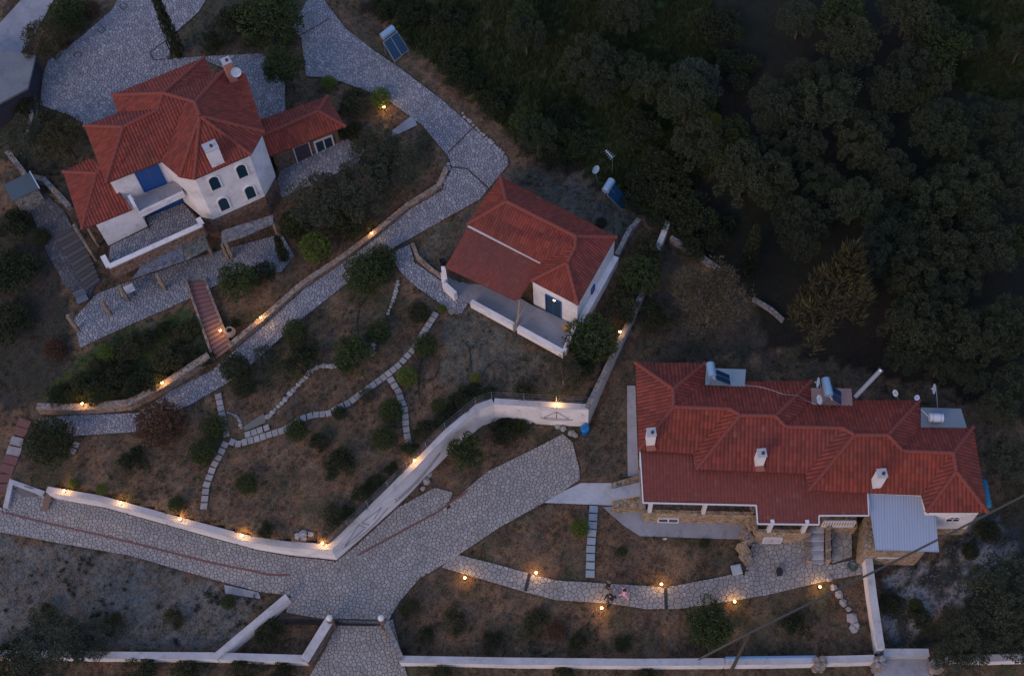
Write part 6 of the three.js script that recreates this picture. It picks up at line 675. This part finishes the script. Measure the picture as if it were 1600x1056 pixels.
// leaning trunk at the terrace parapet
{ const a = G(803, 515), b = survey(812,468,8.4), r = thing('leaning_tree', 'pale bare trunk leaning at the middle house parapet', 'tree', a), m = a.clone().lerp(b, 0.45).add(V3(0.12, 0, 0.1)); mesh('trunk', rel(merge([rod(a.clone().add(V3(0, -0.2, 0)), m, 0.15, 0.1, 8), rod(m, b, 0.1, 0.05, 8)]), r), MAT.paleBark, r); mesh('branch', rel(merge([rod(m, b.clone().add(V3(0.5, 0.2, 0.4)), 0.05, 0.015, 6), rod(b, b.clone().add(V3(-0.4, 0.3, 0.3)), 0.04, 0.012, 6)]), r), MAT.paleBark, r); }

// uncountable ground cover
function scatter(name, label, g, mat, n, test, smin, smax, seed) { const rnd = rng(seed), mtx = [], q = new THREE.Quaternion(), e = new THREE.Euler(); let guard = 0; while (mtx.length < n && guard++ < n * 12) { const x = -52 + rnd() * 104, z = -46 + rnd() * 76; if (!test(x, z, rnd)) continue; const s = smin + rnd() * (smax - smin); e.set((rnd() - 0.5) * 0.3, rnd() * 6.28, (rnd() - 0.5) * 0.3); mtx.push(new THREE.Matrix4().compose(V3(x, H(x, z) - 0.03, z), q.clone().setFromEuler(e), V3(s, s * (0.7 + rnd() * 0.6), s))); } const o = new THREE.InstancedMesh(g, mat, mtx.length); mtx.forEach((m, i) => o.setMatrixAt(i, m)); o.name = name; o.castShadow = o.receiveShadow = true; tag(o, label, undefined, undefined, 'stuff'); scene.add(o); }
const hard = [lowerDrive, [[60,655],[100,650],[215,645],[265,612],[330,580],[362,552],[420,510],[470,470],[560,405],[640,345],[690,300],[706,262],[655,195],[600,140],[475,120],[455,45],[480,0],[500,-20],[560,35],[640,95],[730,165],[795,245],[750,312],[620,385],[540,445],[410,555],[300,632],[215,675],[70,670]], [[75,95],[130,55],[200,-30],[340,-30],[265,92],[410,84],[446,175],[410,205],[320,95],[180,155],[135,198],[62,165]], [[125,545],[115,500],[150,460],[440,365],[460,400],[350,440],[300,465]], [[708,865],[827,896],[950,912],[1040,918],[1165,893],[1175,845],[1300,845],[1352,897],[1200,930],[1060,952],[950,943],[690,887]], [[608,398],[640,382],[648,410],[735,470],[722,490],[645,445]], [[850,786],[956,755],[957,790],[1162,795],[1162,843],[975,836],[942,793]], [[980,603],[993,603],[998,745],[981,745]], [[690,440],[740,425],[900,508],[880,555]], [[992,560],[1545,640],[1560,820],[1345,880],[1180,860],[995,790]], [[782,276],[963,371],[965,410],[903,500],[700,440],[730,350]], [[430,290],[540,215],[570,235],[440,310]], [[-40,80],[60,-30],[100,-30],[50,60],[-40,110]], [[1372,1022],[1450,1022],[1460,1080],[1362,1080]], [[293,441],[318,439],[360,545],[337,562]]].map(l => polyG(l));
const isHard = (x, z) => hard.some(p => inPoly(x, z, p));
const tuft = (cols, n, h, seed) => { const r = rng(seed), pos = [], ix = [], col = []; for (let k = 0; k < n; k++) { const a = r() * 6.28, d = r() * 0.12, x = Math.cos(a) * d, z = Math.sin(a) * d, t = r() * 6.28, w = 0.014, b = pos.length / 3, hh = h * (0.5 + r() * 0.7); pos.push(x - Math.cos(t) * w, 0, z - Math.sin(t) * w, x + Math.cos(t) * w, 0, z + Math.sin(t) * w, x + (r() - 0.5) * 0.2, hh, z + (r() - 0.5) * 0.2); ix.push(b, b + 1, b + 2); const c = cols[Math.floor(r() * cols.length)]; for (let q = 0; q < 3; q++) col.push(...c); } return geo(pos, ix, col); };
scatter('dry_grass', 'short dry grass tufts over the garden slopes', tuft([[0.1, 0.068, 0.042], [0.085, 0.06, 0.036], [0.12, 0.082, 0.052]], 14, 0.16, 4), leafMat, 22000, (x, z, r) => !isHard(x, z) && !inPoly(x, z, zones.grove) && !inPoly(x, z, zones.gravel) && fbm(x * 0.7, z * 0.7, 90) > 0.36 + r() * 0.25, 0.6, 1.3, 61);
scatter('green_weeds', 'low green weeds scattered through the gardens', tuft([[0.05, 0.07, 0.025], [0.07, 0.085, 0.03], [0.04, 0.055, 0.02]], 18, 0.14, 5), leafMat, 8000, (x, z, r) => !isHard(x, z) && !inPoly(x, z, zones.grove) && fbm(x * 0.6, z * 0.6, 77) > 0.46 + r() * 0.14, 0.7, 1.6, 62);
scatter('meadow_grass', 'dark green grass covering the open slope above the middle house', tuft([[0.034, 0.05, 0.012], [0.045, 0.06, 0.016], [0.027, 0.04, 0.01]], 20, 0.2, 6), leafMat, 16000, (x, z) => inPoly(x, z, zones.grove) && (inPoly(x, z, zones.meadow) || inPoly(x, z, zones.glade)) && !isHard(x, z), 0.9, 2.4, 63);
scatter('gravel', 'loose stones on the gravel yard and rocky plot', new THREE.DodecahedronGeometry(0.06, 0), M(0.11, 0.1, 0.095, 0.95), 9000, (x, z) => inPoly(x, z, zones.gravel) || inPoly(x, z, zones.rocks), 0.3, 1.3, 64);
scatter('yard_weeds', 'dark weed clumps on the gravel yard', tuft([[0.03, 0.035, 0.016], [0.045, 0.045, 0.02]], 26, 0.2, 8), leafMat, 900, (x, z, r) => (inPoly(x, z, zones.gravel) || inPoly(x, z, zones.rocks)) && fbm(x * 0.5, z * 0.5, 33) > 0.5 + r() * 0.1, 0.8, 2.0, 65);

renderer.render(scene, camera);
